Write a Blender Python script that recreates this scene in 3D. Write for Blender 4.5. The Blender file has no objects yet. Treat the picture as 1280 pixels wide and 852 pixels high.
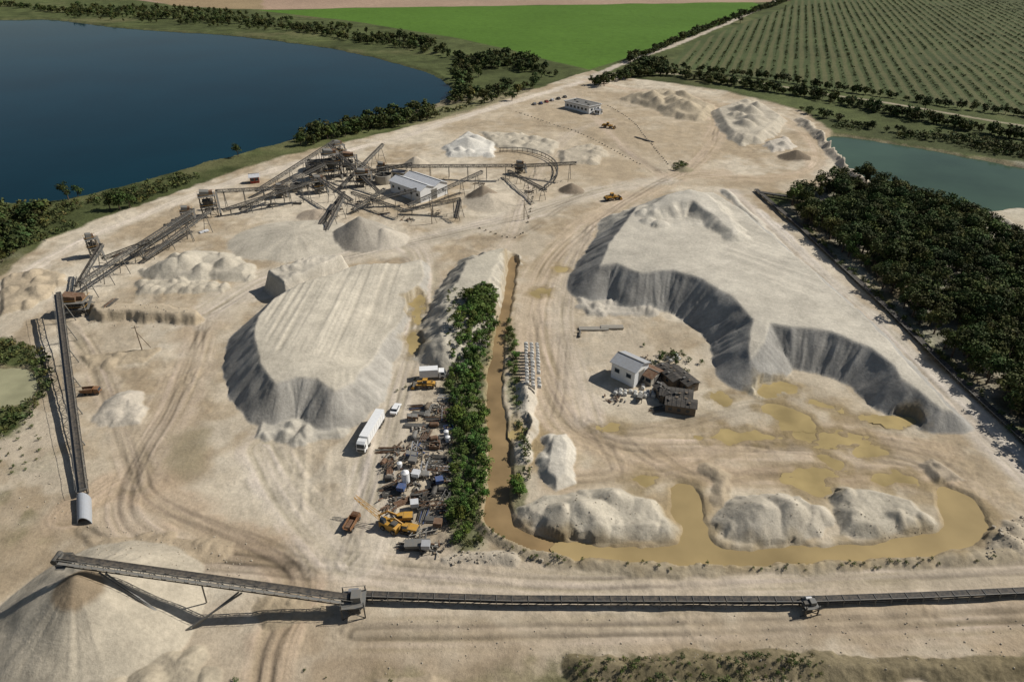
import bpy, math, random
import numpy as np
from mathutils import Vector, Matrix
rng=np.random.default_rng(7); random.seed(7)
scene=bpy.context.scene
# ---------------------------------------------------------------- survey helper
F=860.0; TH=math.radians(31.5); CH=107.0
st,ct=math.sin(TH),math.cos(TH)
def G(u,v,z=0.0):
    """survey reading (plan column,row) -> metres on the level z"""
    dx=(u-640)/F; dy=(v-426)/F
    t=(CH-z)/(st+dy*ct)
    return (dx*t,(ct-dy*st)*t,z)
# ---------------------------------------------------------------- noise
_tab=rng.random((512,512)).astype(np.float32)
def vn(x,y):
    xf=np.floor(x); yf=np.floor(y)
    fx=(x-xf).astype(np.float32); fy=(y-yf).astype(np.float32)
    xi=xf.astype(np.int64)&511; yi=yf.astype(np.int64)&511
    x1=(xi+1)&511; y1=(yi+1)&511
    fx=fx*fx*(3-2*fx); fy=fy*fy*(3-2*fy)
    a=_tab[xi,yi]*(1-fx)+_tab[x1,yi]*fx
    b=_tab[xi,y1]*(1-fx)+_tab[x1,y1]*fx
    return (a*(1-fy)+b*fy)*2-1
def fbm(x,y,s,o=3,seed=0):
    r=0; a=1; tot=0
    x=x/s+seed*17.37+100; y=y/s+seed*9.71+100
    for i in range(o):
        r=r+a*vn(x,y); tot+=a; a*=.5
        x,y=(x*1.6+y*1.2)+11.3,(y*1.6-x*1.2)+5.1
    return r/tot*1.5
def sms(a,b,x):
    t=np.clip((x-a)/(b-a),0,1); return t*t*(3-2*t)
# ---------------------------------------------------------------- terrain grid
ys=[-400,-200,-90,-30,10,32]
y=45.0
while y<3300: ys.append(y); y+=max(0.25,y*0.0034)
ys+= [3600,4300,5500,8000,14000]
ys=np.array(ys)
xn=np.concatenate([[-12,-4,-2,-1.4,-1.15],np.linspace(-1,1,1250),[1.15,1.4,2,4,12]])
def W(yv): return 81+0.73*np.maximum(yv,0)
NR,NC=len(ys),len(xn)
X=(xn[None,:]*W(ys)[:,None]).ravel().astype(np.float32)
Y=np.repeat(ys,NC).astype(np.float32)
Z=np.zeros_like(X)
C=np.zeros((len(X),3),np.float32)
VEG=np.ones_like(X)
def zat(x,y):
    j=int(np.clip(np.searchsorted(ys,y)-1,0,NR-2)); fy=(y-ys[j])/(ys[j+1]-ys[j])
    r=[]
    for jj in (j,j+1):
        q=x/W(ys[jj]); i=int(np.clip(np.searchsorted(xn,q)-1,0,NC-2)); fx=(q-xn[i])/(xn[i+1]-xn[i])
        r.append(Z[jj*NC+i]*(1-fx)+Z[jj*NC+i+1]*fx)
    return float(r[0]*(1-fy)+r[1]*fy)
def GG(u,v,dz=0):
    x,y,_=G(u,v); z=zat(x,y)
    x,y,_=G(u,v,z); z=zat(x,y); return (x,y,z+dz)
def sel(P,m):
    P=np.array([p[:2] for p in P]); 
    return np.nonzero((X>P[:,0].min()-m)&(X<P[:,0].max()+m)&(Y>P[:,1].min()-m)&(Y<P[:,1].max()+m))[0]
def sdf(P,px,py):
    P=np.array([p[:2] for p in P],np.float32); d=np.full(px.shape,1e12,np.float32); ins=np.zeros(px.shape,bool)
    n=len(P)
    for i in range(n):
        ax,ay=P[i]; bx,by=P[(i+1)%n]
        ex,ey=bx-ax,by-ay; L=ex*ex+ey*ey+1e-9
        t=np.clip(((px-ax)*ex+(py-ay)*ey)/L,0,1)
        d=np.minimum(d,(px-ax-t*ex)**2+(py-ay-t*ey)**2)
        if ay!=by:
            c=((ay>py)!=(by>py))&(px<(bx-ax)*(py-ay)/(by-ay)+ax)
            ins^=c
    d=np.sqrt(d); return np.where(ins,-d,d)
def PX(pts): return [G(*p) for p in pts]
def smooth_poly(P,it=2):
    P=[np.array(p[:2]) for p in P]
    for _ in range(it):
        Q=[]
        for i in range(len(P)):
            a,b=P[i],P[(i+1)%len(P)]; Q+= [a*.75+b*.25,a*.25+b*.75]
        P=Q
    return P
def blend(I,m,col,veg=None):
    m3=m[:,None]; C[I]=C[I]*(1-m3)+np.asarray(col,np.float32)*m3
    if veg is not None: VEG[I]=VEG[I]*(1-m)+veg*m
def paint(pts,col,feather=2,ns=8,na=2,veg=None,strength=1,var=.12,seed=1,patch=0):
    P=PX(pts); I=sel(P,feather+na*2)
    if len(I)==0: return
    x,y=X[I],Y[I]
    d=sdf(P,x,y)+na*fbm(x,y,ns,3,seed)
    m=(1-sms(-feather,feather,d))*strength
    if patch: m=m*sms(-.25,.35,fbm(x,y,patch,4,seed+11))
    v=(1+var*fbm(x,y,ns*1.5,4,seed+3))[:,None]
    blend(I,m,np.array(col,np.float32)[None,:]*v,veg)
def polyd(P,x,y):
    best=np.full(x.shape,1e9,np.float32); lat=np.zeros_like(best); arc=np.zeros_like(best); acc=0
    for i in range(len(P)-1):
        ax,ay=P[i][:2]; bx,by=P[i+1][:2]; ex,ey=bx-ax,by-ay; L=math.hypot(ex,ey)+1e-6
        t=np.clip(((x-ax)*ex+(y-ay)*ey)/L/L,0,1)
        qx,qy=x-ax-t*ex,y-ay-t*ey; d=np.hypot(qx,qy)
        s=np.sign(ex*(y-ay)-ey*(x-ax))
        b=d<best; best=np.where(b,d,best); lat=np.where(b,d*s,lat); arc=np.where(b,acc+t*L,arc); acc+=L
    return best,lat,arc
def smooth_line(P,it=2):
    P=[np.array(p[:2]) for p in P]
    for _ in range(it):
        Q=[P[0]]
        for i in range(len(P)-1):
            a,b=P[i],P[i+1]; Q+=[a*.75+b*.25,a*.25+b*.75]
        P=Q+[P[-1]]
    return P
SAND_L=(.53,.46,.35); SAND_B=(.36,.285,.19); PILE=(.47,.42,.335)
def path(pts,w,col=SAND_L,strength=.8,veg=0,rut=.12,seed=1,stk=.33):
    P=smooth_line(PX(pts)); I=sel(P,w*1.3); x,y=X[I],Y[I]
    d,l,a=polyd(P,x,y)
    m=(1-sms(w*.25,w*.72,d+fbm(x,y,5,3,seed)*w*.2))
    s=fbm(l*30,a,30,2,seed)*.6+fbm(l*44+a*.2,a*.8,40,2,seed+5)*.6
    brk=.45+.55*sms(-.4,.5,fbm(x,y,11,2,seed+9)); s=s*brk
    v=(1+stk*s)[:,None]
    cc=np.array(col,np.float32)[None,:]*1.07*v; cc[:,2]*=(1+.3*stk*s)*1.04
    blend(I,m*strength,cc,veg)
    Z[I]+=(rut*.8*s*m).astype(np.float32)
def tyres(pts,gauge=2.2,tw=.40,dark=.72,seed=1):
    P=smooth_line(PX(pts),3); I=sel(P,gauge+2); x,y=X[I],Y[I]; d,l,a=polyd(P,x,y)
    k=np.exp(-((d-gauge/2)/tw)**2)*(.45+.8*fbm(a,a*0,14,2,seed)); k=np.clip(k,0,1)
    C[I]*=(1-(1-dark)*k)[:,None]; Z[I]-=.07*k
def mound(pts,slope=.75,col=PILE,face=None,na=1.2,ns=7,tn=.12,seed=3,cstr=.95,flute=0.3,eps=80,fw=2.0):
    P=[G(*p) for p in pts]; zs=np.array([p[2] for p in pts],np.float32)
    H=zs.max(); I=sel(P,H/slope+6); x,y=X[I],Y[I]
    d=sdf(P,x,y)+na*fbm(x,y,ns,2,seed)
    PS=smooth_poly(P,2); _,_,arc=polyd(PS+[PS[0]],x,y)
    num=0;den=0
    for (a,b,c) in P:
        w=1/((x-a)**2+(y-b)**2+eps)**1.3; num=num+w*c; den=den+w
    tp=num/den+tn*fbm(x,y,6,2,seed+1)
    dd=np.where(d>0,np.sqrt(d*d+.04)-.2,0)
    ri=fbm(arc,dd*.22,fw,3,seed+8)*sms(0,1.8,d)
    h=tp-slope*dd+flute*ri
    m=sms(-.3,.3,h-Z[I])*cstr
    fk=(sms(-.2,1.0,d)*.9)[:,None]; fc=np.array(face if face else col,np.float32)[None,:]
    c=np.array(col,np.float32)[None,:]*(1-fk)+fc*fk
    c=c*(1+.09*fbm(x,y,9,4,seed+2)+.05*fbm(x,y,1.5,2,seed+6)+.13*ri)[:,None]
    blend(I,m,c,0)
    Z[I]=np.maximum(Z[I],h).astype(np.float32)
def cone_xy(cx,cy,R,H,col=PILE,sx=1,ang=0,seed=5,rnd=.5,na=.5,apex=None,ar=0):
    I=sel([(cx,cy)],R*max(sx,1)*1.3+3); x,y=X[I]-cx,Y[I]-cy
    ca,sa=math.cos(ang),math.sin(ang); a=(x*ca+y*sa)/sx; b=-x*sa+y*ca
    r0=np.hypot(a,b); r=r0+na*fbm(X[I],Y[I],5,2,seed)
    th=np.arctan2(b,a); ri=fbm(np.cos(th)*R*.9,np.sin(th)*R*.9+r0*.12,2.2,2,seed+4)*sms(.5,R*.4,r0)*(1-sms(R*.6,R,r0)*.7)
    h=H-(H/R)*(np.sqrt(r*r+rnd*rnd)-rnd)+.13*ri
    m=sms(-.2,.25,h-Z[I])
    c=np.array(col,np.float32)[None,:]*(1+.12*fbm(X[I],Y[I],5,4,seed+2)+.05*ri)[:,None]
    if apex is not None:
        inner=(1-sms(ar*.8,ar*1.1,r+.3*ri))[:,None]; c=c*(1-inner)+np.array(apex)*inner
    blend(I,m*.95,c,0); Z[I]=np.maximum(Z[I],h).astype(np.float32)
def cone(u,v,R,H,col=PILE,**k):
    cx,cy,_=G(u,v); cone_xy(cx,cy,R,H,col,**k)
def lumpy(pts,H,sp=4,col=PILE,slope=.8,seed=5,base=0,lo=.45,rough=.07,skirt=.35):
    P=[p[:2] for p in PX(pts)]; A=np.array(P); r=np.random.default_rng(seed)
    n=int((np.ptp(A[:,0]))*(np.ptp(A[:,1]))/(sp*sp))+3
    qx=r.uniform(A[:,0].min(),A[:,0].max(),n).astype(np.float32); qy=r.uniform(A[:,1].min(),A[:,1].max(),n).astype(np.float32)
    d=sdf(P,qx,qy); k=d<-.3; qx,qy,d=qx[k],qy[k],d[k]
    I=sel(P,H+2); x,y=X[I],Y[I]
    wx=x+fbm(x,y,5,3,seed)*.8; wy=y+fbm(x,y,5,3,seed+9)*.8
    dp=sdf(P,x,y)
    h=np.minimum(H*skirt,-dp*slope)+fbm(x,y,4,3,seed)*.3
    for a,b,dd in zip(qx,qy,d):
        hh=min(H,-dd*slope+.8)*r.uniform(lo,1); e=r.uniform(.6,1); an=r.uniform(0,3.14); ca,sa=math.cos(an),math.sin(an)
        p=(wx-a)*ca+(wy-b)*sa; q=-(wx-a)*sa+(wy-b)*ca
        h=np.maximum(h,hh-slope*(np.sqrt((p*e)**2+q*q+.3)-.54))
    h+=base
    h+=rough*fbm(x,y,1.5,3,seed+3)
    if base: h=np.where(dp<0,h,h-2*dp)
    m=sms(-.15,.3,h-Z[I])
    c=np.array(col,np.float32)[None,:]*(1+.14*fbm(x,y,4,4,seed+2))[:,None]
    blend(I,m*.95,c,0); Z[I]=np.maximum(Z[I],h).astype(np.float32)
def berm(pts,H,slope=.75,col=PILE,seed=2,veg=0,cstr=.9):
    P=smooth_line(PX(pts),1); I=sel(P,H/slope+4); x,y=X[I],Y[I]
    d,l,a=polyd(P,x,y)
    h=H*(1+.45*fbm(x,y,6,3,seed))-slope*(np.sqrt(d*d+.3)-.5)+.12*fbm(x,y,1.3,2,seed+1)
    m=sms(-.1,.3,h-Z[I])*cstr
    c=np.array(col,np.float32)[None,:]*(1+.12*fbm(x,y,4,3,seed+2))[:,None]
    blend(I,m,c,veg); Z[I]=np.maximum(Z[I],h).astype(np.float32)
WATERS=[]; WL=[0]
def dig(pts,depth,level,mat,name,sl=.5,na=.8,ns=6,shore=None,shw=2,seed=4,ell=False,off=None,shs=.7):
    WL[0]+=1; level=level-.003*WL[0]
    P=pts if ell else smooth_poly(PX(pts)); I=sel(P,shw*3+8); x,y=X[I],Y[I]
    d=sdf(P,x,y)+na*fbm(x,y,ns,3,seed)
    if shore is not None:
        m=(1-sms(0,shw,d+shw*.4*fbm(x,y,ns*.7,2,seed+1)))*shs; blend(I,m,shore)
    Z[I]=np.where(d<abs(level)/sl,np.minimum(Z[I],np.maximum(-depth,level+sl*d)),Z[I]).astype(np.float32)
    mk=np.zeros(NR*NC,bool); mk[I[d<(off if off else .5/sl*.3+.4)]]=True; mk=mk.reshape(NR,NC)
    cell=mk[:-1,:-1]|mk[1:,:-1]|mk[:-1,1:]|mk[1:,1:]
    WATERS.append((name,np.nonzero(cell.ravel())[0],level,mat))
# ---------------------------------------------------------------- base land colours
nz=fbm(X,Y,40,5,1); n2=fbm(X,Y,9,3,2)
C[:]=np.array((.078,.092,.034))[None,:]*(1+.3*nz+.25*n2)[:,None]
dry=sms(.1,.9,fbm(X,Y,60,4,9)+.3*n2)*.4
C[:]=C*(1-dry[:,None])+np.array((.17,.145,.075))*dry[:,None]
Z[:]=(.6*fbm(X,Y,60,3,3)*sms(90,400,Y)).astype(np.float32)
paint([(-700,-45),(1900,-45),(1900,-12),(1010,0),(940,3),(330,12),(240,9),(150,-3),(-700,-14)],(.33,.235,.165),4,60,5,veg=.1)
paint([(180,-3),(330,-8),(330,12),(280,11),(215,7)],(.28,.21,.12),4,40,4,veg=.2)
paint([(400,-6),(560,-12),(700,-12),(560,-3)],(.11,.13,.045),4,40,4,veg=.2)
paint([(322,13),(600,8),(940,3),(957,8),(862,45),(792,69),(737,87),(690,77),(640,63),(560,46),(480,33),(420,24)],(.078,.150,.022),1.5,60,1.5,veg=.2,var=.10)
sp=[(985,8),(1010,-45),(1900,-45),(1900,240),(1280,146),(1100,117),(950,97),(830,84),(862,55)]
paint(sp,(.065,.082,.032),4,30,4,veg=.9,var=.25)
P=PX(sp); I=sel(P,2); x,y=X[I],Y[I]; m=(sdf(P,x,y)<-2)
q=(x*.94-y*.34); s=np.sin(q*2*math.pi/9+.5*fbm(x,y,60,2,4))
m=m*(.6*sms(-.2,.7,s+.35*fbm(x,y,12,3,6)))
blend(I,m.astype(np.float32),(.135,.125,.06))
FOREST=[(985,258),(1020,240),(1055,228),(1110,240),(1160,262),(1210,272),(1250,292),(1300,320),(1420,380),(1500,600),(1330,585),(1215,475),(1120,378),(1060,322),(1010,282)]
Q=[(-200,430),(-60,378),(0,345),(60,300),(130,272),(250,229),(350,196),(450,174),(540,152),(610,133),(650,118),(700,100),(740,88),(775,96),(830,103),(900,113),(960,127),(1010,142),(1035,160),(1050,185),(1065,215),(1085,235),(1060,240),(1000,246),(975,240),(952,240),(1000,287),(1110,392),(1200,482),(1320,600),(1700,800),(1700,1250),(-500,1250),(-400,600)]
P=PX(Q); I=sel(P,8); x,y=X[I],Y[I]; d=sdf(P,x,y)+1.6*fbm(x,y,7,3,2)
m=1-sms(-1.5,1.5,d)
mix=sms(-.75,.75,fbm(x,y,28,5,11)+.55*fbm(x,y,5,4,12))[:,None]
cs=(np.array(SAND_L)*mix+np.array(SAND_B)*(1-mix))*(1+.12*fbm(x,y,2.2,2,13))[:,None]
blend(I,m.astype(np.float32),cs,0)
Z[I]=Z[I]*(1-m)+m*(.30*fbm(x,y,22,3,5)+.10*fbm(x,y,4,2,6)+.13*fbm(x,y,1.6,2,7)*sms(0,.6,fbm(x,y,15,3,8)))
paint(FOREST,(.035,.042,.016),1.5,5,1,veg=.8)
paint([(1200,262),(1240,254),(1320,244),(1400,250),(1400,330),(1285,305),(1255,285)],(.46,.41,.31),1.5,6,2,veg=0)
paint([(640,490),(760,520),(900,480),(1000,470),(1120,515),(1200,560),(1240,640),(1200,690),(900,690),(640,690)],(.40,.32,.21),8,14,6,strength=.8)
paint([(860,480),(1000,470),(1130,515),(1180,560),(1060,590),(900,580),(850,545)],(.26,.195,.11),5,9,5,strength=.75,patch=9,seed=4)
paint([(640,590),(880,585),(1200,600),(1220,690),(640,690)],(.28,.215,.125),4,9,4,strength=.55,patch=7,seed=14)
paint([(0,400),(60,380),(60,500),(100,600),(80,700),(0,720)],(.30,.235,.155),6,12,5,strength=.75)
paint([(0,520),(50,510),(70,580),(40,680),(0,690)],(.17,.155,.08),4,6,4,strength=.7,patch=5,seed=44,veg=.5)
paint([(120,560),(240,560),(330,640),(380,700),(200,700),(110,650)],(.38,.295,.19),6,12,5,strength=.7)
paint([(-200,790),(300,775),(700,775),(1400,765),(1400,920),(-200,920)],(.31,.24,.16),5,12,5,strength=.8)
paint([(400,770),(1400,760),(1400,860),(400,860)],(.22,.17,.105),4,12,5,strength=.6,patch=8,seed=24)
paint([(140,735),(420,775),(420,860),(200,870)],(.38,.30,.205),5,10,5,strength=.6)
paint([(640,702),(1000,705),(1400,690),(1400,735),(1000,742),(640,738)],(.43,.355,.25),2,10,2,strength=.7)
paint([(640,330),(690,330),(730,500),(700,560),(650,560)],(.45,.365,.25),4,8,4,strength=.6)
paint([(430,130),(700,110),(900,120),(900,230),(700,250),(560,170)],(.41,.33,.225),8,20,8,strength=.5)
paint([(-100,330),(1300,200),(1300,700),(-100,800)],(.29,.225,.145),10,20,5,strength=.45,patch=16,seed=34)
paint([(-100,330),(1300,200),(1300,850),(-100,850)],(.61,.55,.44),10,20,5,strength=.38,patch=12,seed=54)
paint([(205,535),(255,540),(250,590),(215,590),(195,560)],(.28,.235,.15),2,6,2,strength=.75)
paint([(655,535),(695,520),(690,560),(665,590),(650,570)],(.31,.23,.12),2,5,2,strength=.75)
paint([(-60,425),(30,425),(52,440),(62,480),(40,515),(15,545),(-60,560)],(.075,.088,.032),2,5,2.5,veg=.9)
paint([(690,850),(720,822),(800,832),(900,815),(1010,812),(1100,835),(1300,815),(1300,900),(690,900)],(.095,.093,.045),2,5,5,veg=.9,strength=.85,patch=6)
paint([(480,855),(560,845),(700,840),(700,900),(480,900)],(.14,.13,.06),2,5,4,veg=.9,strength=.5)
paint([(560,370),(630,370),(625,480),(610,560),(615,620),(600,690),(570,700),(555,640),(560,560),(556,470)],(.085,.10,.038),1.5,5,1.5,veg=.8,strength=.85)
paint([(630,400),(648,400),(652,480),(660,580),(650,640),(632,630),(640,540)],(.11,.115,.05),1,4,1.5,veg=.8,strength=.75)
paint([(600,690),(900,703),(1150,697),(1290,680),(1290,692),(1100,707),(800,709),(600,702)],(.13,.115,.06),1,4,1.5,veg=.8,strength=.65)
paint([(1035,160),(1080,170),(1130,178),(1290,205),(1290,190),(1100,160),(1010,142)],(.065,.075,.03),2,5,2,veg=.9)
paint([(350,192),(450,170),(540,150),(610,130),(600,124),(520,138),(430,158)],(.12,.13,.05),1.5,5,1.5,veg=.8,strength=.6)
paint([(480,490),(560,495),(565,690),(485,690)],(.26,.215,.16),2,5,2,strength=.7,patch=5)
# ---------------------------------------------------------------- roads and wheel tracks
path([(733,98),(792,74),(862,50),(962,6),(1010,-20)],7,(.44,.38,.29),.95,rut=0,stk=.08)
path([(735,92),(820,90),(960,105),(1100,128),(1200,145),(1330,166)],4,(.33,.28,.19),.9,rut=0,stk=.1)
path([(735,100),(600,139),(480,178),(360,207),(250,240),(130,287),(60,322),(20,352),(-60,400)],8,SAND_L,.9,stk=.25)
path([(735,100),(780,112),(860,118),(905,145),(890,180),(862,210),(830,228)],11,(.43,.34,.23),.8)
path([(905,130),(960,140),(1010,165),(1030,205),(980,225),(900,222),(850,215)],9,(.41,.32,.21),.7,seed=2)
path([(900,215),(850,217),(800,240),(745,272),(695,315),(668,370),(665,430),(690,500),(725,545),(800,560),(900,560),(1040,562),(1140,580),(1215,610)],13,(.43,.345,.235),.85,seed=3)
path([(735,285),(708,340),(698,400),(712,450),(735,530)],8,(.45,.38,.28),.7,seed=4)
path([(912,240),(1000,322),(1100,417),(1200,512),(1320,625)],10,(.46,.40,.31),.85,seed=5,stk=.2)
path([(948,262),(1000,313),(1100,402),(1200,497),(1320,610)],4,(.50,.45,.36),.8,seed=5,stk=.2)
path([(370,700),(500,712),(700,727),(900,724),(1100,718),(1330,705)],10,(.43,.36,.26),.85,seed=6)
path([(255,395),(245,440),(215,520),(165,590),(150,650),(220,690),(370,705)],12,(.41,.33,.23),.7,seed=7,stk=.25)
path([(90,640),(170,585),(190,620),(300,670),(370,700),(380,740),(340,800),(330,900)],9,(.37,.28,.18),.7,seed=17,rut=.15,stk=.28)
path([(255,395),(330,345),(430,318),(560,292),(650,270),(740,240),(830,225)],13,(.46,.40,.30),.85,seed=8)
path([(440,790),(700,790),(1000,783),(1330,770)],8,(.36,.29,.195),.7,seed=9)
path([(690,600),(760,592),(870,590),(950,600),(1100,590),(1180,600)],8,(.37,.285,.18),.7,seed=10,rut=.22)
path([(730,545),(800,585),(850,580),(960,545),(1060,540),(1180,565)],7,(.38,.295,.19),.7,seed=12,rut=.25)
path([(820,560),(870,600),(1000,590),(1100,600)],5,(.36,.275,.175),.6,seed=13,rut=.3)
path([(610,330),(640,290),(650,250),(700,170),(760,150)],9,(.43,.36,.26),.6,seed=14)
path([(500,300),(530,320),(520,400),(495,480),(470,600),(440,700)],12,(.46,.40,.30),.8,seed=15)
path([(330,560),(360,620),(420,690)],12,(.45,.39,.29),.7,seed=16)
path([(70,380),(100,420),(130,480),(170,600)],8,(.40,.325,.225),.6,seed=18)
path([(710,110),(760,165),(800,200),(830,222)],7,(.41,.33,.23),.7,seed=19)
r_=random.Random(3)
def jit(pts,k): return [(u+r_.uniform(-k,k),v+r_.uniform(-k*.6,k*.6)) for u,v in pts]
T=[[(850,217),(800,242),(745,275),(695,318),(670,372),(668,430),(692,500),(730,545),(800,560),(900,560),(1040,562),(1140,580)],
 [(760,540),(830,590),(900,600),(1000,585),(1120,590)],[(255,400),(240,450),(210,520),(165,590),(150,650),(220,690),(360,705)],[(360,705),(500,714),(700,728),(900,722),(1330,706)],
 [(170,585),(185,625),(300,672),(370,705),(375,750),(340,800),(325,880)],[(262,395),(340,345),(440,318),(560,294),(650,272),(735,245)],[(690,520),(700,460),(700,390),(712,335),(745,285)],
 [(735,530),(780,580),(760,600),(690,600)],[(440,790),(700,788),(1000,782),(1330,768)],[(912,242),(1000,324),(1100,419),(1200,514),(1320,627)],[(60,390),(110,430),(140,500),(170,590)],
 [(920,545),(980,560),(1060,548),(1150,560),(1200,600)],[(480,330),(520,320),(525,400),(500,480),(470,600),(430,690)],[(100,660),(160,700),(280,705),(380,715)],[(860,215),(890,180),(900,140),(860,115),(780,110)],[(735,245),(700,260),(640,300),(560,300)],[(740,540),(800,540),(900,520),(960,500),(1000,540)],[(560,160),(640,150),(740,165),(830,215)]]
for i,t in enumerate(T):
    for k in range(6): tyres(jit(t,9),seed=i*7+k,dark=r_.uniform(.72,.90))
# ---------------------------------------------------------------- stockpiles
FACE=(.285,.275,.25)
A=[(798,258,9.5),(850,238,11),(892,240,10),(925,262,8),(975,305,7.5),(1030,352,7.5),(1085,402,7),(1125,445,6.5),(1158,482,5),(1190,520,2),(1176,512,3.5),(1148,486,5.5),(1130,470,7),(1116,452,7.5),(1088,430,8.5),(1040,412,9),(990,405,9),(962,402,9),(952,430,6.5),(936,455,3.5),(938,425,8),(944,396,9.5),(915,368,10),(880,347,10),(840,336,10),(800,339,9),(770,328,9),(750,332,8),(765,300,9)]
mound(A,.80,(.48,.44,.36),FACE,na=.45,ns=6,seed=21,flute=.45,eps=30,fw=2.2)
# higher dumped ridge on its far end
mound([(838,243,13.5),(862,235,15),(884,243,13.5),(906,266,11.5),(925,290,10),(918,292,10),(893,268,12),(866,250,13.5),(844,252,13),(818,262,11.5),(815,255,11.5)],.58,(.50,.46,.38),(.48,.44,.36),na=.9,ns=5,seed=121,flute=.7,eps=10,fw=3.0)
lumpy([(792,285),(830,272),(880,290),(875,310),(820,312),(785,306)],2.6,7,(.49,.45,.37),.55,seed=22,base=8.6,lo=.7,rough=.04,skirt=.2)
mound([(950,462,3),(968,470,2.5),(958,482,1.5),(940,470,2)],.6,(.46,.42,.33),na=.6,ns=4,seed=24,flute=.3)
lumpy([(720,372),(800,380),(850,385),(800,396),(735,393)],1.8,3,(.44,.40,.33),.7,seed=26)
berm([(905,238),(950,282),(1005,338),(1050,385),(1092,425),(1140,470),(1200,535)],1.1,.6,(.50,.46,.38))
B=[(322,394,8),(345,372,7.5),(375,355,7),(440,333,5),(525,325,2.2),(528,345,1.5),(500,400,1.2),(465,450,3),(440,478,5.5),(418,486,7),(395,470,8),(370,468,8),(345,476,7.5),(326,452,8),(318,420,8)]
mound(B,.80,(.46,.415,.33),(.34,.32,.28),na=.35,ns=6,seed=31,tn=.1,flute=.4,eps=30)
lumpy([(325,524),(425,524),(430,545),(380,550),(318,548)],2.2,3.6,(.43,.395,.325),.75,seed=32,rough=.05)
lumpy([(340,360),(400,340),(430,340),(360,375)],1.0,4,(.46,.415,.335),.6,seed=33,base=6.6,rough=.04,skirt=.1)
mound([(585,325,5.5),(612,312,5),(630,312,4),(604,360,5.5),(580,400,5.5),(556,430,5),(549,418,5),(565,365,5.5)],.72,(.45,.41,.325),(.40,.365,.295),na=.9,ns=3.5,seed=41,flute=.8)
lumpy([(575,330),(615,315),(590,380),(556,428),(550,418)],7.0,6,(.44,.40,.32),.72,seed=42,lo=.8,rough=.08)
cone(452,297,13.5,9,(.31,.28,.23),seed=51)
cone(480,300,9,5,(.46,.41,.33),seed=52)
cone(604,247,8,5.8,(.22,.178,.13),seed=53)
cone(612,252,12,3.5,(.45,.39,.30),seed=54)
lumpy([(178,340),(215,322),(250,314),(290,320),(322,338),(312,352),(190,352)],6,8,(.45,.405,.32),.65,seed=56,lo=.8,rough=.06)
lumpy([(170,352),(230,350),(285,355),(280,366),(175,364)],2,3,(.45,.40,.31),.75,seed=57,rough=.05)
mound([(112,378,3),(180,378,3.2),(240,385,3),(243,392,3),(180,388,3.2),(120,388,3)],1.5,(.45,.37,.26),(.42,.34,.23),na=1.2,ns=4,seed=58,flute=.5)
cone(585,184,10,6,(.60,.57,.50),sx=1.3,seed=59)
lumpy([(555,185),(585,165),(620,180),(615,195),(560,197)],4,7,(.59,.56,.49),.7,seed=60)
lumpy([(600,165),(650,168),(700,178),(690,192),(620,185)],3,7,(.45,.40,.31),.6,seed=61)
lumpy([(700,190),(740,180),(760,190),(745,205),(700,205)],4,7,(.43,.375,.285),.6,seed=62)
cone(714,238,5.5,3.5,(.20,.16,.115),seed=63)
cone(855,212,4,1.6,(.27,.235,.15),seed=64)
cone(372,300,18,4,(.46,.415,.33),sx=1.2,seed=65,rnd=4)
cone(520,205,6,4,(.45,.39,.30),seed=66); cone(395,270,8,2.5,(.34,.28,.21),seed=67)
lumpy([(782,120),(830,113),(865,122),(895,135),(880,152),(850,150),(815,135),(790,130)],8,11,(.40,.335,.235),.62,seed=71,lo=.6)
lumpy([(888,140),(925,128),(960,135),(985,152),(955,178),(925,182),(900,165)],9,11,(.46,.41,.32),.66,seed=72,lo=.6)
lumpy([(955,178),(985,172),(995,186),(965,190)],4,6,(.5,.45,.37),.7,seed=73)
cone(994,197,6.5,4,(.17,.135,.095),sx=1.3,seed=74)
berm([(1000,150),(1030,175),(1050,200),(1068,222),(1083,236)],2.8,.7,(.46,.40,.31),seed=75)
berm([(1190,262),(1230,268),(1260,285),(1290,300)],2.5,.6,(.46,.41,.32),seed=76)
lumpy([(0,350),(50,335),(85,345),(60,375),(0,395)],3,6,(.38,.31,.215),.7,seed=77)
lumpy([(130,500),(160,492),(188,510),(175,530),(135,535)],2.2,7,(.46,.41,.33),.5,seed=78,lo=.7)
lumpy([(100,445),(160,438),(205,436),(180,455),(110,460)],1.4,5,(.37,.30,.205),.6,seed=79)
lumpy([(646,635),(680,620),(760,613),(820,625),(842,655),(830,674),(760,677),(690,670),(648,652)],5.4,7,(.44,.395,.31),.75,seed=81,lo=.6,rough=.08)
lumpy([(682,545),(708,542),(720,560),(718,602),(695,617),(672,598)],5.0,6,(.52,.48,.40),.8,seed=82,lo=.7,rough=.08)
lumpy([(895,655),(925,628),(1000,618),(1035,645),(1028,672),(905,676)],5.0,7.5,(.43,.385,.305),.72,seed=83,lo=.7,rough=.07)
lumpy([(1045,615),(1075,610),(1140,625),(1165,655),(1100,673),(1050,668)],4.6,7.5,(.43,.385,.30),.75,seed=84,lo=.7,rough=.07)
lumpy([(1148,580),(1165,572),(1208,600),(1172,606)],3.2,4.5,(.36,.30,.22),.8,seed=85)
lumpy([(1232,690),(1240,660),(1290,645),(1290,690)],2.0,3.5,(.40,.34,.25),.7,seed=86)
berm([(655,485),(660,520),(655,570)],1.8,.8,(.50,.45,.365),seed=87)
berm([(885,585),(905,600),(900,625)],1.0,.5,(.38,.31,.215),seed=88)
berm([(610,625),(600,650),(615,672),(680,696),(800,710),(1000,708),(1150,701),(1290,690)],.9,.6,(.36,.30,.205),seed=89)
px,py,_=G(93,722,11)
cone_xy(px,py,18,11,(.41,.36,.275),seed=91,apex=(.24,.185,.12),ar=4.6)
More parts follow.
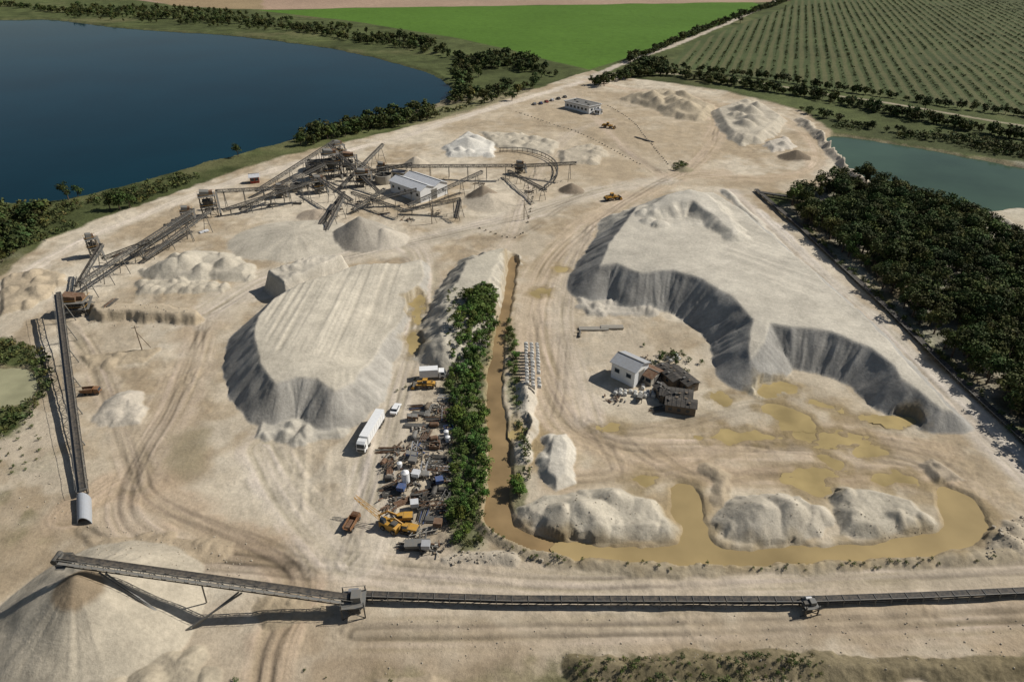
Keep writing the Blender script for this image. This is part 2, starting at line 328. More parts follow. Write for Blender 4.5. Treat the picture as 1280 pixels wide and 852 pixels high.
lumpy([(-60,800),(60,790),(200,800),(260,835),(260,900),(-60,900)],2.6,7,(.39,.335,.245),.5,seed=93,lo=.6,rough=.12)
lumpy([(110,675),(200,668),(290,680),(290,695),(200,705),(120,700)],.8,4,(.37,.295,.20),.4,seed=94)
lumpy([(320,745),(400,745),(420,770),(330,785)],.8,4,(.36,.29,.195),.4,seed=95)
lumpy([(470,850),(560,845),(600,880),(470,890)],2,4,(.36,.29,.20),.5,seed=96)
berm([(720,835),(800,838),(900,828),(1000,832),(1100,840),(1290,835)],1.2,.6,(.17,.14,.08),seed=97,veg=.5)
berm([(560,700),(600,695),(640,697)],1.0,.7,(.45,.39,.30),seed=98)
def stripes(pts,ang,per,amp,zr=0.05,seed=1):
    P=PX(pts); I=sel(P,1); x,y=X[I],Y[I]; m=1-sms(-5,0,sdf(P,x,y))
    q=x*math.cos(ang)+y*math.sin(ang); p=-x*math.sin(ang)+y*math.cos(ang)
    s=fbm(q*20/per,p*.35,20,2,seed)
    C[I]*= (1+amp*s*m)[:,None]; Z[I]+=zr*s*m
stripes([(322,395),(430,333),(525,325),(500,420),(430,480),(330,475)],.0,1.1,.14,.15,1)
stripes([(920,290),(960,300),(1085,415),(1120,450),(1040,412),(950,395),(880,345)],.8,1.6,.09,.09,2)
stripes([(420,480),(500,480),(480,640),(360,650),(330,560)],.2,1.5,.08,.1,3)
# ---------------------------------------------------------------- water bodies
LAKE=[(-700,8),(-200,18),(0,25),(60,22),(130,32),(200,38),(280,42),(350,50),(420,60),(470,71),(510,82),(545,93),(566,108),(560,122),(535,131),(490,142),(430,157),(390,165),(350,176),(300,190),(250,203),(200,216),(150,231),(100,243),(50,250),(0,251),(-150,262),(-500,300)]
dig(LAKE,3,-1.2,'lake','lake_water',.35,2.0,9,(.15,.14,.07),4,off=3,shs=.4)
dig([(1028,165),(1100,174),(1180,188),(1280,207),(1400,230),(1400,250),(1280,256),(1225,262),(1180,260),(1130,248),(1095,234),(1068,214),(1045,188)],3,-1.4,'pond','pond_water',.5,1.2,6,(.33,.27,.17),3,off=2)
dig([(-60,460),(20,457),(44,464),(50,484),(30,504),(-60,520)],2,-.5,'puddle_g','small_pond_water',.5,.8,4,(.30,.24,.15),2,off=1.2)
CAN=[(636,318),(630,370),(616,430),(607,480),(609,540),(613,590),(603,640),(614,662),(650,682),(700,692),(730,694),(730,679),(700,676),(655,664),(634,645),(640,600),(637,560),(627,500),(629,430),(640,370),(648,318)]
dig(CAN,1.6,-.7,'canal','settling_canal_water',.9,.5,4,(.29,.22,.125),2.2,off=.6)
CAN2=[(690,690),(760,700),(850,704),(950,702),(1080,699),(1180,690),(1228,672),(1238,640),(1212,615),(1168,604),(1170,622),(1186,645),(1168,664),(1100,676),(1040,681),(960,683),(892,681),(884,660),(880,625),(868,600),(840,597),(838,625),(850,660),(852,680),(800,681),(700,675)]
dig(CAN2,1.2,-.5,'canal2','settling_pond_water',.6,.9,5,(.27,.205,.11),3,off=.7)
def puddle(u,v,ru,rv,seed,damp=3.5,mat='puddle'):
    c=G(u,v); ex=G(u+ru,v)[0]-c[0]; ey=abs(G(u,v-rv)[1]-G(u,v+rv)[1])/2
    P=[]
    for k in range(22):
        a=2*math.pi*k/22; r=1+.28*math.sin(2*a+seed)+.15*math.sin(3*a+seed*2)
        P.append(np.array([c[0]+ex*r*math.cos(a),c[1]+ey*r*math.sin(a)]))
    I=sel(P,3); b=sdf(P,X[I],Y[I])<1.5; Z[I]=np.where(b,np.minimum(Z[I],.05),Z[I])
    dig(P,.5,-.12,mat,'puddle_water',.16,1.8,4,(.25,.19,.10),damp,seed=seed,ell=True,off=.5,shs=.75)
for i,a in enumerate([(677,366,9,6),(521,385,5,18),(516,428,6,14),(985,522,28,14),(1050,549,46,7),(1012,600,32,15),(972,486,20,8),(928,545,42,7),(1115,525,26,6),(700,335,6,3),(1085,563,18,4),(800,598,24,4),(650,535,5,12),(1120,598,26,6),(1035,507,12,6),(1040,576,14,8),(905,500,10,5),(760,532,18,3),(1010,540,20,6)]): puddle(*a,seed=i+1)
# ---------------------------------------------------------------- materials
MATS={}
def newmat(n):
    m=bpy.data.materials.new(n); m.use_nodes=True; return m,m.node_tree,m.node_tree.nodes['Principled BSDF']
def mat(name,col,rough=.7,metal=0,dirt=.25,scale=1.5,spec=.4):
    if name in MATS: return MATS[name]
    m,nt,b=newmat(name); L=nt.links
    tc=nt.nodes.new('ShaderNodeTexCoord'); n=nt.nodes.new('ShaderNodeTexNoise'); n.inputs['Scale'].default_value=scale; n.inputs['Detail'].default_value=4; n.inputs['Roughness'].default_value=.65
    L.new(tc.outputs['Object'],n.inputs['Vector'])
    r=nt.nodes.new('ShaderNodeMapRange'); r.inputs[1].default_value=.38; r.inputs[2].default_value=.72; L.new(n.outputs['Fac'],r.inputs[0]); r.inputs[4].default_value=dirt*2
    mx=nt.nodes.new('ShaderNodeMix'); mx.data_type='RGBA'; mx.inputs[6].default_value=(*col,1)
    mx.inputs[7].default_value=(.24,.19,.13,1); L.new(r.outputs[0],mx.inputs[0]); L.new(mx.outputs[2],b.inputs['Base Color'])
    b.inputs['Roughness'].default_value=rough; b.inputs['Metallic'].default_value=metal; b.inputs['Specular IOR Level'].default_value=spec
    MATS[name]=m; return m
mat('steel_dark',(.06,.06,.055),.7,0,.2); mat('steel_grey',(.15,.15,.14),.6,0,.25); mat('belt',(.035,.033,.03),.8,0,.2)
mat('white_paint',(.75,.75,.73),.45,0,.08); mat('roof_grey',(.36,.37,.38),.6,0,.15); mat('roof_light',(.58,.59,.60),.5,0,.14)
mat('yellow_paint',(.50,.26,.025),.5,0,.25); mat('orange_paint',(.20,.085,.03),.6,0,.3); mat('rubber',(.025,.025,.025),.9,0,.3)
mat('glass',(.03,.04,.05),.1,0,.0); mat('rust',(.13,.065,.035),.9,0,.3); mat('concrete',(.40,.37,.31),.9,0,.2)
mat('red_paint',(.35,.05,.03),.6,0,.15); mat('blue_paint',(.03,.08,.22),.6,0,.25); mat('dark_roof',(.05,.047,.043),.95,0,.12); mat('stone',(.40,.35,.27),.95,0,.2)
mat('bag_white',(.55,.54,.50),.8,0,.15,3); mat('silver',(.42,.42,.42),.4,.5,.15); mat('timber',(.13,.10,.07),.9,0,.2); mat('bark',(.09,.065,.045),.95,0,.1); mat('pipe_grey',(.33,.35,.37),.6,0,.1)
def watermat(name,col,rough,bs,bump,dist,spec=.5,cscale=None):
    m,nt,b=newmat(name); L=nt.links; b.inputs['Roughness'].default_value=rough; b.inputs['IOR'].default_value=1.33; b.inputs['Specular IOR Level'].default_value=spec
    g=nt.nodes.new('ShaderNodeNewGeometry'); n=nt.nodes.new('ShaderNodeTexNoise'); n.inputs['Scale'].default_value=bs; n.inputs['Detail'].default_value=3; L.new(g.outputs['Position'],n.inputs['Vector'])
    bp=nt.nodes.new('ShaderNodeBump'); bp.inputs['Strength'].default_value=bump; bp.inputs['Distance'].default_value=dist; L.new(n.outputs['Fac'],bp.inputs['Height']); L.new(bp.outputs[0],b.inputs['Normal'])
    n2=nt.nodes.new('ShaderNodeTexNoise'); n2.inputs['Scale'].default_value=cscale or (.01 if bs<1 else .12); n2.inputs['Detail'].default_value=5; L.new(g.outputs['Position'],n2.inputs['Vector'])
    cr=nt.nodes.new('ShaderNodeValToRGB'); cr.color_ramp.elements[0].position=.3; cr.color_ramp.elements[1].position=.7
    cr.color_ramp.elements[0].color=(*[c*.72 for c in col],1); cr.color_ramp.elements[1].color=(*[c*1.2 for c in col],1); L.new(n2.outputs['Fac'],cr.inputs[0]); L.new(cr.outputs[0],b.inputs['Base Color'])
    MATS[name]=m
watermat('lake',(.002,.022,.032),.08,.5,.3,.1,.10); watermat('pond',(.048,.080,.050),.12,.8,.2,.05,.10,.02)
watermat('puddle',(.36,.275,.125),.3,2,.05,.02,.25); watermat('puddle_g',(.30,.285,.17),.2,2,.05,.02,.3); watermat('canal',(.26,.18,.09),.3,1.5,.08,.02,.25); watermat('canal2',(.32,.24,.115),.3,1.5,.08,.02,.25,.06)
gm,nt,b=newmat('ground_sand_and_grass'); L=nt.links
at=nt.nodes.new('ShaderNodeAttribute'); at.attribute_name='Col'; av=nt.nodes.new('ShaderNodeAttribute'); av.attribute_name='veg'
geo=nt.nodes.new('ShaderNodeNewGeometry')
def noise(s,d=5,r=.6):
    n=nt.nodes.new('ShaderNodeTexNoise'); n.inputs['Scale'].default_value=s; n.inputs['Detail'].default_value=d; n.inputs['Roughness'].default_value=r; L.new(geo.outputs['Position'],n.inputs['Vector']); return n.outputs['Fac']
def mr(i,a,b_,c,d):
    n=nt.nodes.new('ShaderNodeMapRange'); n.inputs[1].default_value=a; n.inputs[2].default_value=b_; n.inputs[3].default_value=c; n.inputs[4].default_value=d
    L.new(i,n.inputs[0]); return n.outputs[0]
def mth(op,a,b_):
    n=nt.nodes.new('ShaderNodeMath'); n.operation=op
    for k,q in ((0,a),(1,b_)):
        if hasattr(q,'is_output'): L.new(q,n.inputs[k])
        else: n.inputs[k].default_value=q
    return n.outputs[0]
nA=noise(1.1,5,.75); nB=noise(.14,4,.65)
dA=mth('SUBTRACT',nA,.5); dB=mth('SUBTRACT',nB,.5)
amp=mr(av.outputs['Fac'],0,1,.85,2.6)
f=mth('ADD',mth('MULTIPLY',dA,amp),mth('MULTIPLY',dB,.7)); f=mth('MAXIMUM',mth('ADD',f,1.0),.25)
vm=nt.nodes.new('ShaderNodeVectorMath'); vm.operation='SCALE'; L.new(at.outputs['Color'],vm.inputs[0]); L.new(f,vm.inputs['Scale']); L.new(vm.outputs[0],b.inputs['Base Color'])
b.inputs['Roughness'].default_value=.95; b.inputs['Specular IOR Level'].default_value=.1
bp=nt.nodes.new('ShaderNodeBump'); bp.inputs['Strength'].default_value=.6; bp.inputs['Distance'].default_value=.3
L.new(nA,bp.inputs['Height']); L.new(bp.outputs[0],b.inputs['Normal'])
# ---------------------------------------------------------------- mesh utilities
def link(o,parent=None):
    scene.collection.objects.link(o)
    if parent: o.parent=parent
    return o
def quads_mesh(name,V,Q,cols=None,mats=(),midx=None,smooth=False,veg=None):
    me=bpy.data.meshes.new(name); me.vertices.add(len(V)); me.vertices.foreach_set('co',np.ascontiguousarray(V,dtype=np.float32).ravel())
    n=len(Q); me.loops.add(n*4); me.loops.foreach_set('vertex_index',np.ascontiguousarray(Q,dtype=np.int32).ravel())
    me.polygons.add(n); me.polygons.foreach_set('loop_start',np.arange(0,n*4,4,dtype=np.int32)); 
    if smooth: me.polygons.foreach_set('use_smooth',np.ones(n,bool))
    for m in mats: me.materials.append(m)
    if midx is not None: me.polygons.foreach_set('material_index',np.asarray(midx,np.int32))
    if cols is not None:
        a=me.attributes.new('Col','FLOAT_COLOR','POINT'); cc=np.ones((len(V),4),np.float32); cc[:,:3]=cols; a.data.foreach_set('color',cc.ravel())
    if veg is not None:
        a=me.attributes.new('veg','FLOAT','POINT'); a.data.foreach_set('value',veg.astype(np.float32))
    me.update(calc_edges=True); return me
idx=np.arange(NR*NC).reshape(NR,NC)
Qd=np.stack([idx[:-1,:-1],idx[:-1,1:],idx[1:,1:],idx[1:,:-1]],-1).reshape(-1,4)
C=np.clip(C,.01,.75)
me=quads_mesh('ground',np.stack([X,Y,Z],1),Qd,C,[gm],None,True,VEG)
link(bpy.data.objects.new('ground_terrain',me))
for (name,cells,lv,mt) in WATERS:
    if len(cells)==0: continue
    q=Qd[cells]; uq,inv=np.unique(q.ravel(),return_inverse=True)
    V=np.stack([X[uq],Y[uq],np.full(len(uq),lv,np.float32)],1)
    link(bpy.data.objects.new(name,quads_mesh(name,V,inv.reshape(-1,4),None,[MATS[mt]])))
class MB:
    def __init__(s): s.v=[];s.f=[];s.m=[];s.ms=[]
    def mi(s,m):
        if m not in s.ms: s.ms.append(m)
        return s.ms.index(m)
    def add(s,vs,fs,m):
        o=len(s.v); s.v+= [tuple(q) for q in vs]; k=s.mi(m)
        for f in fs: s.f.append(tuple(o+i for i in f)); s.m.append(k)
    def box(s,c,d,m,rz=0,tp=1.0,ry=0):
        a,b_,h=d[0]/2,d[1]/2,d[2]/2
        vs=[]
        for zz,kx in ((-h,1),(h,tp)):
            for sx,sy in ((-1,-1),(1,-1),(1,1),(-1,1)):
                x,y,z=sx*a*kx,sy*b_*kx,zz
                if ry: x,z=x*math.cos(ry)+z*math.sin(ry),-x*math.sin(ry)+z*math.cos(ry)
                x,y=x*math.cos(rz)-y*math.sin(rz),x*math.sin(rz)+y*math.cos(rz)
                vs.append((c[0]+x,c[1]+y,c[2]+z))
        s.add(vs,[(3,2,1,0),(4,5,6,7),(0,1,5,4),(1,2,6,5),(2,3,7,6),(3,0,4,7)],m)
    def beam(s,p,q,w,h,m):
        p,q=Vector(p),Vector(q); d=(q-p)
        if d.length<1e-4: return
        d.normalize(); up=Vector((0,0,1)) if abs(d.z)<.95 else Vector((1,0,0)); r=d.cross(up).normalized()*w/2; u=r.cross(d).normalized()*h/2
        vs=[e+a*r+b_*u for e in (p,q) for a,b_ in ((-1,-1),(1,-1),(1,1),(-1,1))]
        s.add(vs,[(3,2,1,0),(4,5,6,7),(0,1,5,4),(1,2,6,5),(2,3,7,6),(3,0,4,7)],m)
    def cyl(s,p,q,r1,r2,m,n=12,caps=True):
        p,q=Vector(p),Vector(q); d=(q-p).normalized(); up=Vector((0,0,1)) if abs(d.z)<.95 else Vector((1,0,0)); a=d.cross(up).normalized(); b_=d.cross(a)
        vs=[]; 
        for e,r in ((p,r1),(q,r2)):
            for k in range(n): t=2*math.pi*k/n; vs.append(e+r*(math.cos(t)*a+math.sin(t)*b_))
        fs=[(k,(k+1)%n,n+(k+1)%n,n+k) for k in range(n)]
        if caps: fs+=[tuple(range(n))[::-1],tuple(range(n,2*n))]
        s.add(vs,fs,m)
    def prism(s,prof,w,m,y0=0):
        n=len(prof); vs=[(x,y0-w/2,z) for x,z in prof]+[(x,y0+w/2,z) for x,z in prof]
        s.add(vs,[tuple(range(n)),tuple(range(n,2*n))[::-1]]+[(k,(k+1)%n,n+(k+1)%n,n+k)[::-1] for k in range(n)],m)
    def obj(s,name,loc=(0,0,0),rz=0,parent=None,bev=0):
        me=bpy.data.meshes.new(name); me.from_pydata(s.v,[],s.f)
        for m in s.ms: me.materials.append(MATS[m])
        me.polygons.foreach_set('material_index',s.m); me.update()
        o=bpy.data.objects.new(name,me); o.location=loc; o.rotation_euler=(0,0,rz)
        if bev:
            md=o.modifiers.new('bevel','BEVEL'); md.width=bev; md.segments=2; md.limit_method='ANGLE'
        return link(o,parent)
def dirpx(a,b_):
    p,q=G(*a),G(*b_); return math.atan2(q[1]-p[1],q[0]-p[0])
# ---------------------------------------------------------------- conveyors
def conveyor(p,q,w=1.2,dep=1.0,legs=True,name='belt_conveyor',step=2.6,frame='steel_dark',rail=True,legsp=11):
    mb=MB(); p,q=Vector(p),Vector(q); d=q-p; Ln=d.length; d.normalize(); r=d.cross(Vector((0,0,1))).normalized(); u=r.cross(d)
    n=max(2,int(Ln/step))
    for sy in (-1,1):
        for k in (0,1): mb.beam(p+r*sy*w/2-u*dep*k,q+r*sy*w/2-u*dep*k,.13,.16,'steel_grey' if k==0 else frame)
        for i in range(n):
            a=p+d*Ln*i/n; b_=p+d*Ln*(i+1)/n
            if i%2: a,b_=b_,a
            mb.beam(a+r*sy*w/2,b_+r*sy*w/2-u*dep,.08,.09,frame)
            e=p+d*Ln*i/n; mb.beam(e+r*sy*w/2,e+r*sy*w/2-u*dep,.08,.08,frame)
    for i in range(n+1):
        e=p+d*Ln*i/n; mb.beam(e-r*w/2-u*dep,e+r*w/2-u*dep,.1,.1,frame)
    for s0,s1,h0,h1 in ((-.46,-.2,.3,.14),(-.2,.2,.14,.14),(.2,.46,.14,.3)):
        vs=[p+r*w*s0+u*h0,p+r*w*s1+u*h1,q+r*w*s1+u*h1,q+r*w*s0+u*h0]; mb.add(vs,[(0,1,2,3)],'belt')
    mb.cyl(p-r*w*.5,p+r*w*.5,.35,.35,'steel_dark'); mb.cyl(q-r*w*.5,q+r*w*.5,.35,.35,'steel_dark')
    if rail:
        g=r*(w/2+.7); mb.beam(p+r*(w/2+.4)-u*.3,q+r*(w/2+.4)-u*.3,.55,.05,'steel_grey'); mb.beam(p+g+u*.8,q+g+u*.8,.05,.05,'steel_grey')
        for i in range(0,n+1): e=p+d*Ln*i/n+g; mb.beam(e-u*.3,e+u*.8,.05,.05,'steel_grey')
    if legs:
        m=max(1,int(Ln/legsp))
        for i in range(m+1):
            e=p+d*Ln*(i+.35)/(m+.7)-u*dep; gz=zat(e.x,e.y)
            if e.z-gz>.3:
                sp_=min(2.5,.25*(e.z-gz))
                for sy in (-1,1): mb.beam(e+r*sy*w/2,(e.x+r.x*sy*(w/2+sp_),e.y+r.y*sy*(w/2+sp_),gz-.3),.2,.2,'steel_grey')
                if e.z-gz>3:
                    k=.5; mb.beam((e.x-r.x*(w/2+sp_*k),e.y-r.y*(w/2+sp_*k),e.z*(1-k)+gz*k),(e.x+r.x*(w/2+sp_*k),e.y+r.y*(w/2+sp_*k),e.z*(1-k)+gz*k),.14,.14,'steel_grey')
    return mb.obj(name)
def cv(u1,v1,z1,u2,v2,z2,**k): return conveyor(G(u1,v1,z1),G(u2,v2,z2),**k)
cv(76,696,13.2,442,747,3.2,w=1.25,dep=1.5,legs=False,name='stacker_conveyor',step=1.9)
mb=MB()
for a,b_ in (((120,707,12),(207,782,0)),((128,708,12),(204,780,0)),((300,733,7),(232,790,0)),((296,732,7),(240,785,0)),((250,725,8.5),(258,752,0))):
    p=G(*a); q=G(b_[0],b_[1],0); mb.beam((p[0],p[1],p[2]-1.6),(q[0],q[1],zat(q[0],q[1])-.2),.24,.24,'steel_grey')
sx_,sy_,_=G(78,697,12.6)
mb.cyl((sx_-.9,sy_-1.1,12.6),(sx_-.9,sy_+1.1,12.6),.6,.6,'steel_dark'); mb.box((sx_+.6,sy_,12.4),(2.0,2.2,1.2),'steel_dark',tp=.85); mb.box((sx_+.4,sy_-1.6,12.0),(1.6,.9,.1),'steel_grey'); mb.beam((sx_-.4,sy_-2,13),(sx_+1.2,sy_-2,13),.06,.06,'steel_grey'); mb.box((sx_-1.0,sy_,11.6),(.9,1.4,1.2),'steel_dark',tp=.7)
mb.obj('stacker_head_and_legs')
def ground_belt(pts,w=1.3,h=1.3,name='overland_conveyor',fr='steel_dark'):
    mb=MB(); P=[Vector(G(a,b_,0)) for a,b_ in pts]
    for p,q in zip(P[:-1],P[1:]):
        Ln=(q-p).length; d=(q-p)/Ln; r=d.cross(Vector((0,0,1))).normalized(); n=int(Ln/3)+1; z=Vector((0,0,h))
        mb.beam(p+z,q+z,w,.1,'belt'); mb.beam(p+z*.5,q+z*.5,w*.8,.05,'belt')
        for sy in (-1,1): mb.beam(p+r*sy*w*.58+z,q+r*sy*w*.58+z,.12,.18,'steel_grey' if sy>0 else fr); mb.beam(p+r*sy*w*.58+z*.35,q+r*sy*w*.58+z*.35,.1,.12,fr)
        for i in range(n):
            e=p+d*Ln*i/n
            for sy in (-1,1): mb.beam(e+r*sy*w*.6+z,e+r*sy*w*.7-Vector((0,0,.4)),.12,.12,'steel_grey')
            mb.beam(e-r*w*.6+z*1.1,e+r*w*.6+z*1.1,.07,.07,'steel_grey')
    return mb.obj(name)
ground_belt([(448,749),(640,755),(1008,756)],1.0,1.7)
ground_belt([(1012,754),(1150,749),(1340,740)],1.0,1.3)
ground_belt([(945,239),(1000,286),(1110,389),(1200,479),(1330,600)],1.4,1.0)
ground_belt([(950,243),(1010,252),(1080,258),(1150,268)],1.5,1.2)
def drive_house(u,v,s=1):
    x,y,_=G(u,v); z=zat(x,y); mb=MB()
    for a in (-1,1):
        for b_ in (-1,1): mb.beam((a*2*s,b_*1.8*s,-.3),(a*2*s,b_*1.8*s,4.2*s),.2,.2,'steel_dark')
    mb.box((0,0,3.0*s),(4.4*s,4*s,.15),'steel_grey'); mb.box((0.6*s,0,3.8*s),(1.7*s,1.9*s,1.4*s),'steel_grey'); mb.box((-1.2*s,0,3.4*s),(1,1.3*s,.7),'steel_dark')
    mb.box((0,0,1.2*s),(2.2*s,1.8*s,2*s),'steel_dark',tp=.6); mb.cyl((-.9*s,1.5*s,3.6*s),(.9*s,1.5*s,3.6*s),.45,.45,'silver')
    for a in (-1,1): mb.beam((-2.2*s,a*2*s,4.1*s),(2.2*s,a*2*s,4.1*s),.07,.07,'steel_grey')
    mb.beam((-2,-1.8*s,0),(2,-1.8*s,3*s),.12,.12,'steel_dark'); mb.beam((2,-1.8*s,0),(-2,-1.8*s,3*s),.12,.12,'steel_dark')
    return mb.obj('conveyor_drive_station',(x,y,z),.1)
drive_house(444,762,1.0); drive_house(1010,762,.6)
cv(73,366,8,104,612,1.5,w=1.4,dep=1.3,legsp=14)
mb=MB(); p=Vector(G(103,618,1.2)); q=Vector(G(104,650,1.0)); n=14; prof=[(math.cos(math.pi*k/n)*1.6,math.sin(math.pi*k/n)*1.9-1.2) for k in range(n+1)]
vs=[(p.x+a,p.y,p.z+b_) for a,b_ in prof]+[(q.x+a,q.y,q.z+b_) for a,b_ in prof]
vs+=[(p.x+a*.88,p.y,p.z+b_*.88-.1) for a,b_ in prof]+[(q.x+a*.88,q.y,q.z+b_*.88-.1) for a,b_ in prof]; m_=n+1
mb.add(vs,[(k,k+1,m_+k+1,m_+k) for k in range(n)]+[(2*m_+k,3*m_+k,3*m_+k+1,2*m_+k+1) for k in range(n)]+[(k,2*m_+k,2*m_+k+1,k+1) for k in range(n)]+[(m_+k,m_+k+1,3*m_+k+1,3*m_+k) for k in range(n)],'pipe_grey')
mb.obj('concrete_culvert')
net=[(95,357,3,126,305,11),(100,352,7,240,262,6),(128,322,3,186,300,8),(163,318,2,240,270,9),(180,322,2,262,262,8),(270,238,8,385,232,7),(278,262,3,392,226,9),(300,262,2,345,238,5),(320,238,3,417,176,13),
 (412,180,13,475,240,2),(404,292,2,427,248,8),(440,240,4,505,262,4),(426,232,3,478,180,9),(510,256,3,602,214,9),(482,207,6,640,206,7),(505,262,2,575,248,7),(440,262,2,480,236,6),(575,250,7,570,272,2),
 (640,207,4,720,203,9),(636,213,3,682,237,6),(455,215,4,515,204,9),(398,222,8,440,250,7),(385,200,8,440,205,12),(350,232,6,405,205,10),(430,240,5,400,280,2),(380,215,4,430,190,9),(445,200,9,470,215,4),(465,250,3,520,236,7)]
for a in net: cv(*a,w=1.15,dep=1.05,legsp=9)
mb=MB(); arc=[(624,190),(650,189),(675,194),(693,204),(698,215),(694,227),(680,238)]
P=smooth_line(PX(arc),2)
for a,b_ in zip(P[:-1],P[1:]):
    for z in (.5,2.2): mb.beam((a[0],a[1],z),(b_[0],b_[1],z),.6 if z>1 else .4,.2,'steel_dark')
    mb.beam((a[0],a[1],0),(a[0],a[1],2.2),.2,.2,'steel_dark')
mb.obj('curved_stacker_track')
def tower(u,v,w,d,h,rz=.3,box='steel_grey',name='screening_tower'):
    x,y,_=G(u,v); z=zat(x,y); mb=MB(); lv=max(2,int(h/3.2))
    for a in (-1,0,1):
        for b_ in (-1,1): mb.beam((a*w/2,b_*d/2,-.4),(a*w/2,b_*d/2,h),.28,.28,'steel_dark')
    for k in range(1,lv+1):
        zz=h*k/lv; mb.box((0,0,zz),(w+.8,d+.8,.14),'steel_grey')
        for b_ in (-1,1): mb.beam((-w/2-.4,b_*(d/2+.4),zz+1),(w/2+.4,b_*(d/2+.4),zz+1),.07,.07,'yellow_paint'); mb.beam((-w/2,b_*d/2,zz-h/lv),(0,b_*d/2,zz),.14,.14,'steel_dark'); mb.beam((w/2,b_*d/2,zz-h/lv),(0,b_*d/2,zz),.14,.14,'steel_dark')
        for a in (-1,1): mb.beam((a*(w/2+.4),-d/2-.4,zz+1),(a*(w/2+.4),d/2+.4,zz+1),.07,.07,'yellow_paint')
    mb.box((-w*.12,0,h+1.1),(w*.6,d*.7,1.8),box,ry=.15); mb.box((w*.3,d*.1,h+.8),(w*.25,d*.5,1.4),'rust')
    mb.box((0,0,h*.62),(w*.55,d*.6,h*.3),'steel_dark',tp=1.3); mb.cyl((-w*.3,-d*.3,h*.35),(w*.3,-d*.3,h*.35),.7,.7,'steel_grey')
    for k in range(lv): mb.beam((w/2+.9,-d/2,h*k/lv),(w/2+.9,d/2,h*(k+1)/lv),.8,.12,'steel_grey')
    return mb.obj(name,(x,y,z),rz)
tower(98,390,7,5,4.5,.1,'rust'); tower(264,270,6,5,9,.4); tower(236,278,4,4,5,.4); tower(416,222,7,6,12,.4,'steel_grey'); tower(438,218,6,5,9,.2,'rust'); tower(400,240,5,5,6,.5); tower(455,232,6,5,6,.2); tower(352,246,4,4,4,.3); tower(478,220,4,4,5,.1);tower(650,216,4,3,4,.3); tower(425,205,5,5,10,.7); tower(120,320,3,3,7,.7)
def tank(u,v,R,h,name='thickener_tank'):
    x,y,_=G(u,v); z=zat(x,y); mb=MB(); n=28
    mb.cyl((0,0,-.4),(0,0,h),R,R,'concrete',n,False); mb.cyl((0,0,h),(0,0,h+.01),R,R-.4,'concrete',n,False); mb.cyl((0,0,h),(0,0,h-1),R-.4,R-.4,'steel_grey',n,False); mb.cyl((0,0,h-1.05),(0,0,h-1),R-.4,R-.4,'belt',n)
    mb.beam((-R,0,h+.3),(R,0,h+.3),1,.3,'steel_dark'); mb.cyl((0,0,0),(0,0,h+1.2),.6,.6,'steel_grey'); return mb.obj(name,(x,y,z),.4)
tank(398,212,6,3.5); tank(480,228,4,4); tank(372,238,3,3)
# ---------------------------------------------------------------- buildings
def gable(name,u,v,L_,W_,h,rh,rz,wall='white_paint',roof='roof_light',bays=1):
    x,y,_=G(u,v); z=zat(x,y)
    e=bpy.data.objects.new(name,None); e.location=(x,y,z); e.rotation_euler=(0,0,rz); link(e)
    w=MB(); r=MB(); o=MB(); bw=W_/bays
    for k in range(bays):
        yc=-W_/2+bw*(k+.5)
        vs=[(sx*L_/2,yc+sy*bw/2,zz) for sx in(-1,1) for sy,zz in ((-1,-.5),(1,-.5),(1,h),(-1,h))]+[(-L_/2,yc,h+rh),(L_/2,yc,h+rh)]
        w.add(vs,[(0,1,2,3),(7,6,5,4),(0,3,7,4),(1,5,6,2),(3,2,8),(7,9,6)],wall)
        for sy in (-1,1):
            ov=.45; a=(yc+sy*(bw/2+(ov if (bays==1 or (k==0 and sy<0) or (k==bays-1 and sy>0)) else 0))); zl=h-rh*(abs(a-yc)-bw/2)/(bw/2)
            vs=[(-L_/2-.5,a,zl+.05),(L_/2+.5,a,zl+.05),(L_/2+.5,yc,h+rh+.05),(-L_/2-.5,yc,h+rh+.05)]; vs+=[(p[0],p[1],p[2]+.15) for p in vs]
            r.add(vs,[(0,1,2,3),(7,6,5,4),(0,4,5,1),(1,5,6,2),(2,6,7,3),(3,7,4,0)],roof)
            nrib=int(L_/1.2)
            for i in range(nrib+1):
                xx=-L_/2+L_*i/nrib; r.beam((xx,a,zl+.22),(xx,yc,h+rh+.22),.07,.06,roof)
        r.beam((-L_/2-.5,yc,h+rh+.24),(L_/2+.5,yc,h+rh+.24),.3,.1,'steel_grey')
    for sy in (-1,1):
        n=max(2,int(L_/4))
        for i in range(n):
            xx=-L_/2+L_*(i+.5)/n; o.box((xx,sy*(W_/2+.02),h*.6),(1.5,.08,1.1),'glass'); o.box((xx,sy*(W_/2+.05),h*.6-.62),(1.7,.14,.08),'concrete'); o.box((xx,sy*(W_/2+.05),h*.6+.6),(1.7,.12,.08),'roof_grey')
    for sx in (-1,1):
        o.box((sx*(L_/2+.02),0,h*.4),(.1,min(3.4,W_*.4),h*.8),'steel_grey'); o.box((sx*(L_/2+.05),0,h*.8+.1),(.16,min(3.8,W_*.45),.16),'concrete')
        o.box((sx*(L_/2+.02),W_*.33,h*.55),(.08,1.1,1),'glass')
    w.obj('walls',parent=e); r.obj('roof',parent=e); o.obj('windows_and_doors',parent=e); return e
gable('white_shed',786,472,7.5,6.5,5.0,1.3,-.75,'white_paint','roof_grey')
gable('small_lean_to',812,474,4,5,2.6,.7,-.75,'concrete','rust')
gable('processing_hall',524,241,21,16,5.5,1.6,-.75,'white_paint','roof_light',bays=2)
gable('red_hut',319,228,4,3.5,3,1,.3,'red_paint','roof_light')
gable('control_cabin',500,222,6,4,3.2,.6,-.3,'concrete','roof_grey')
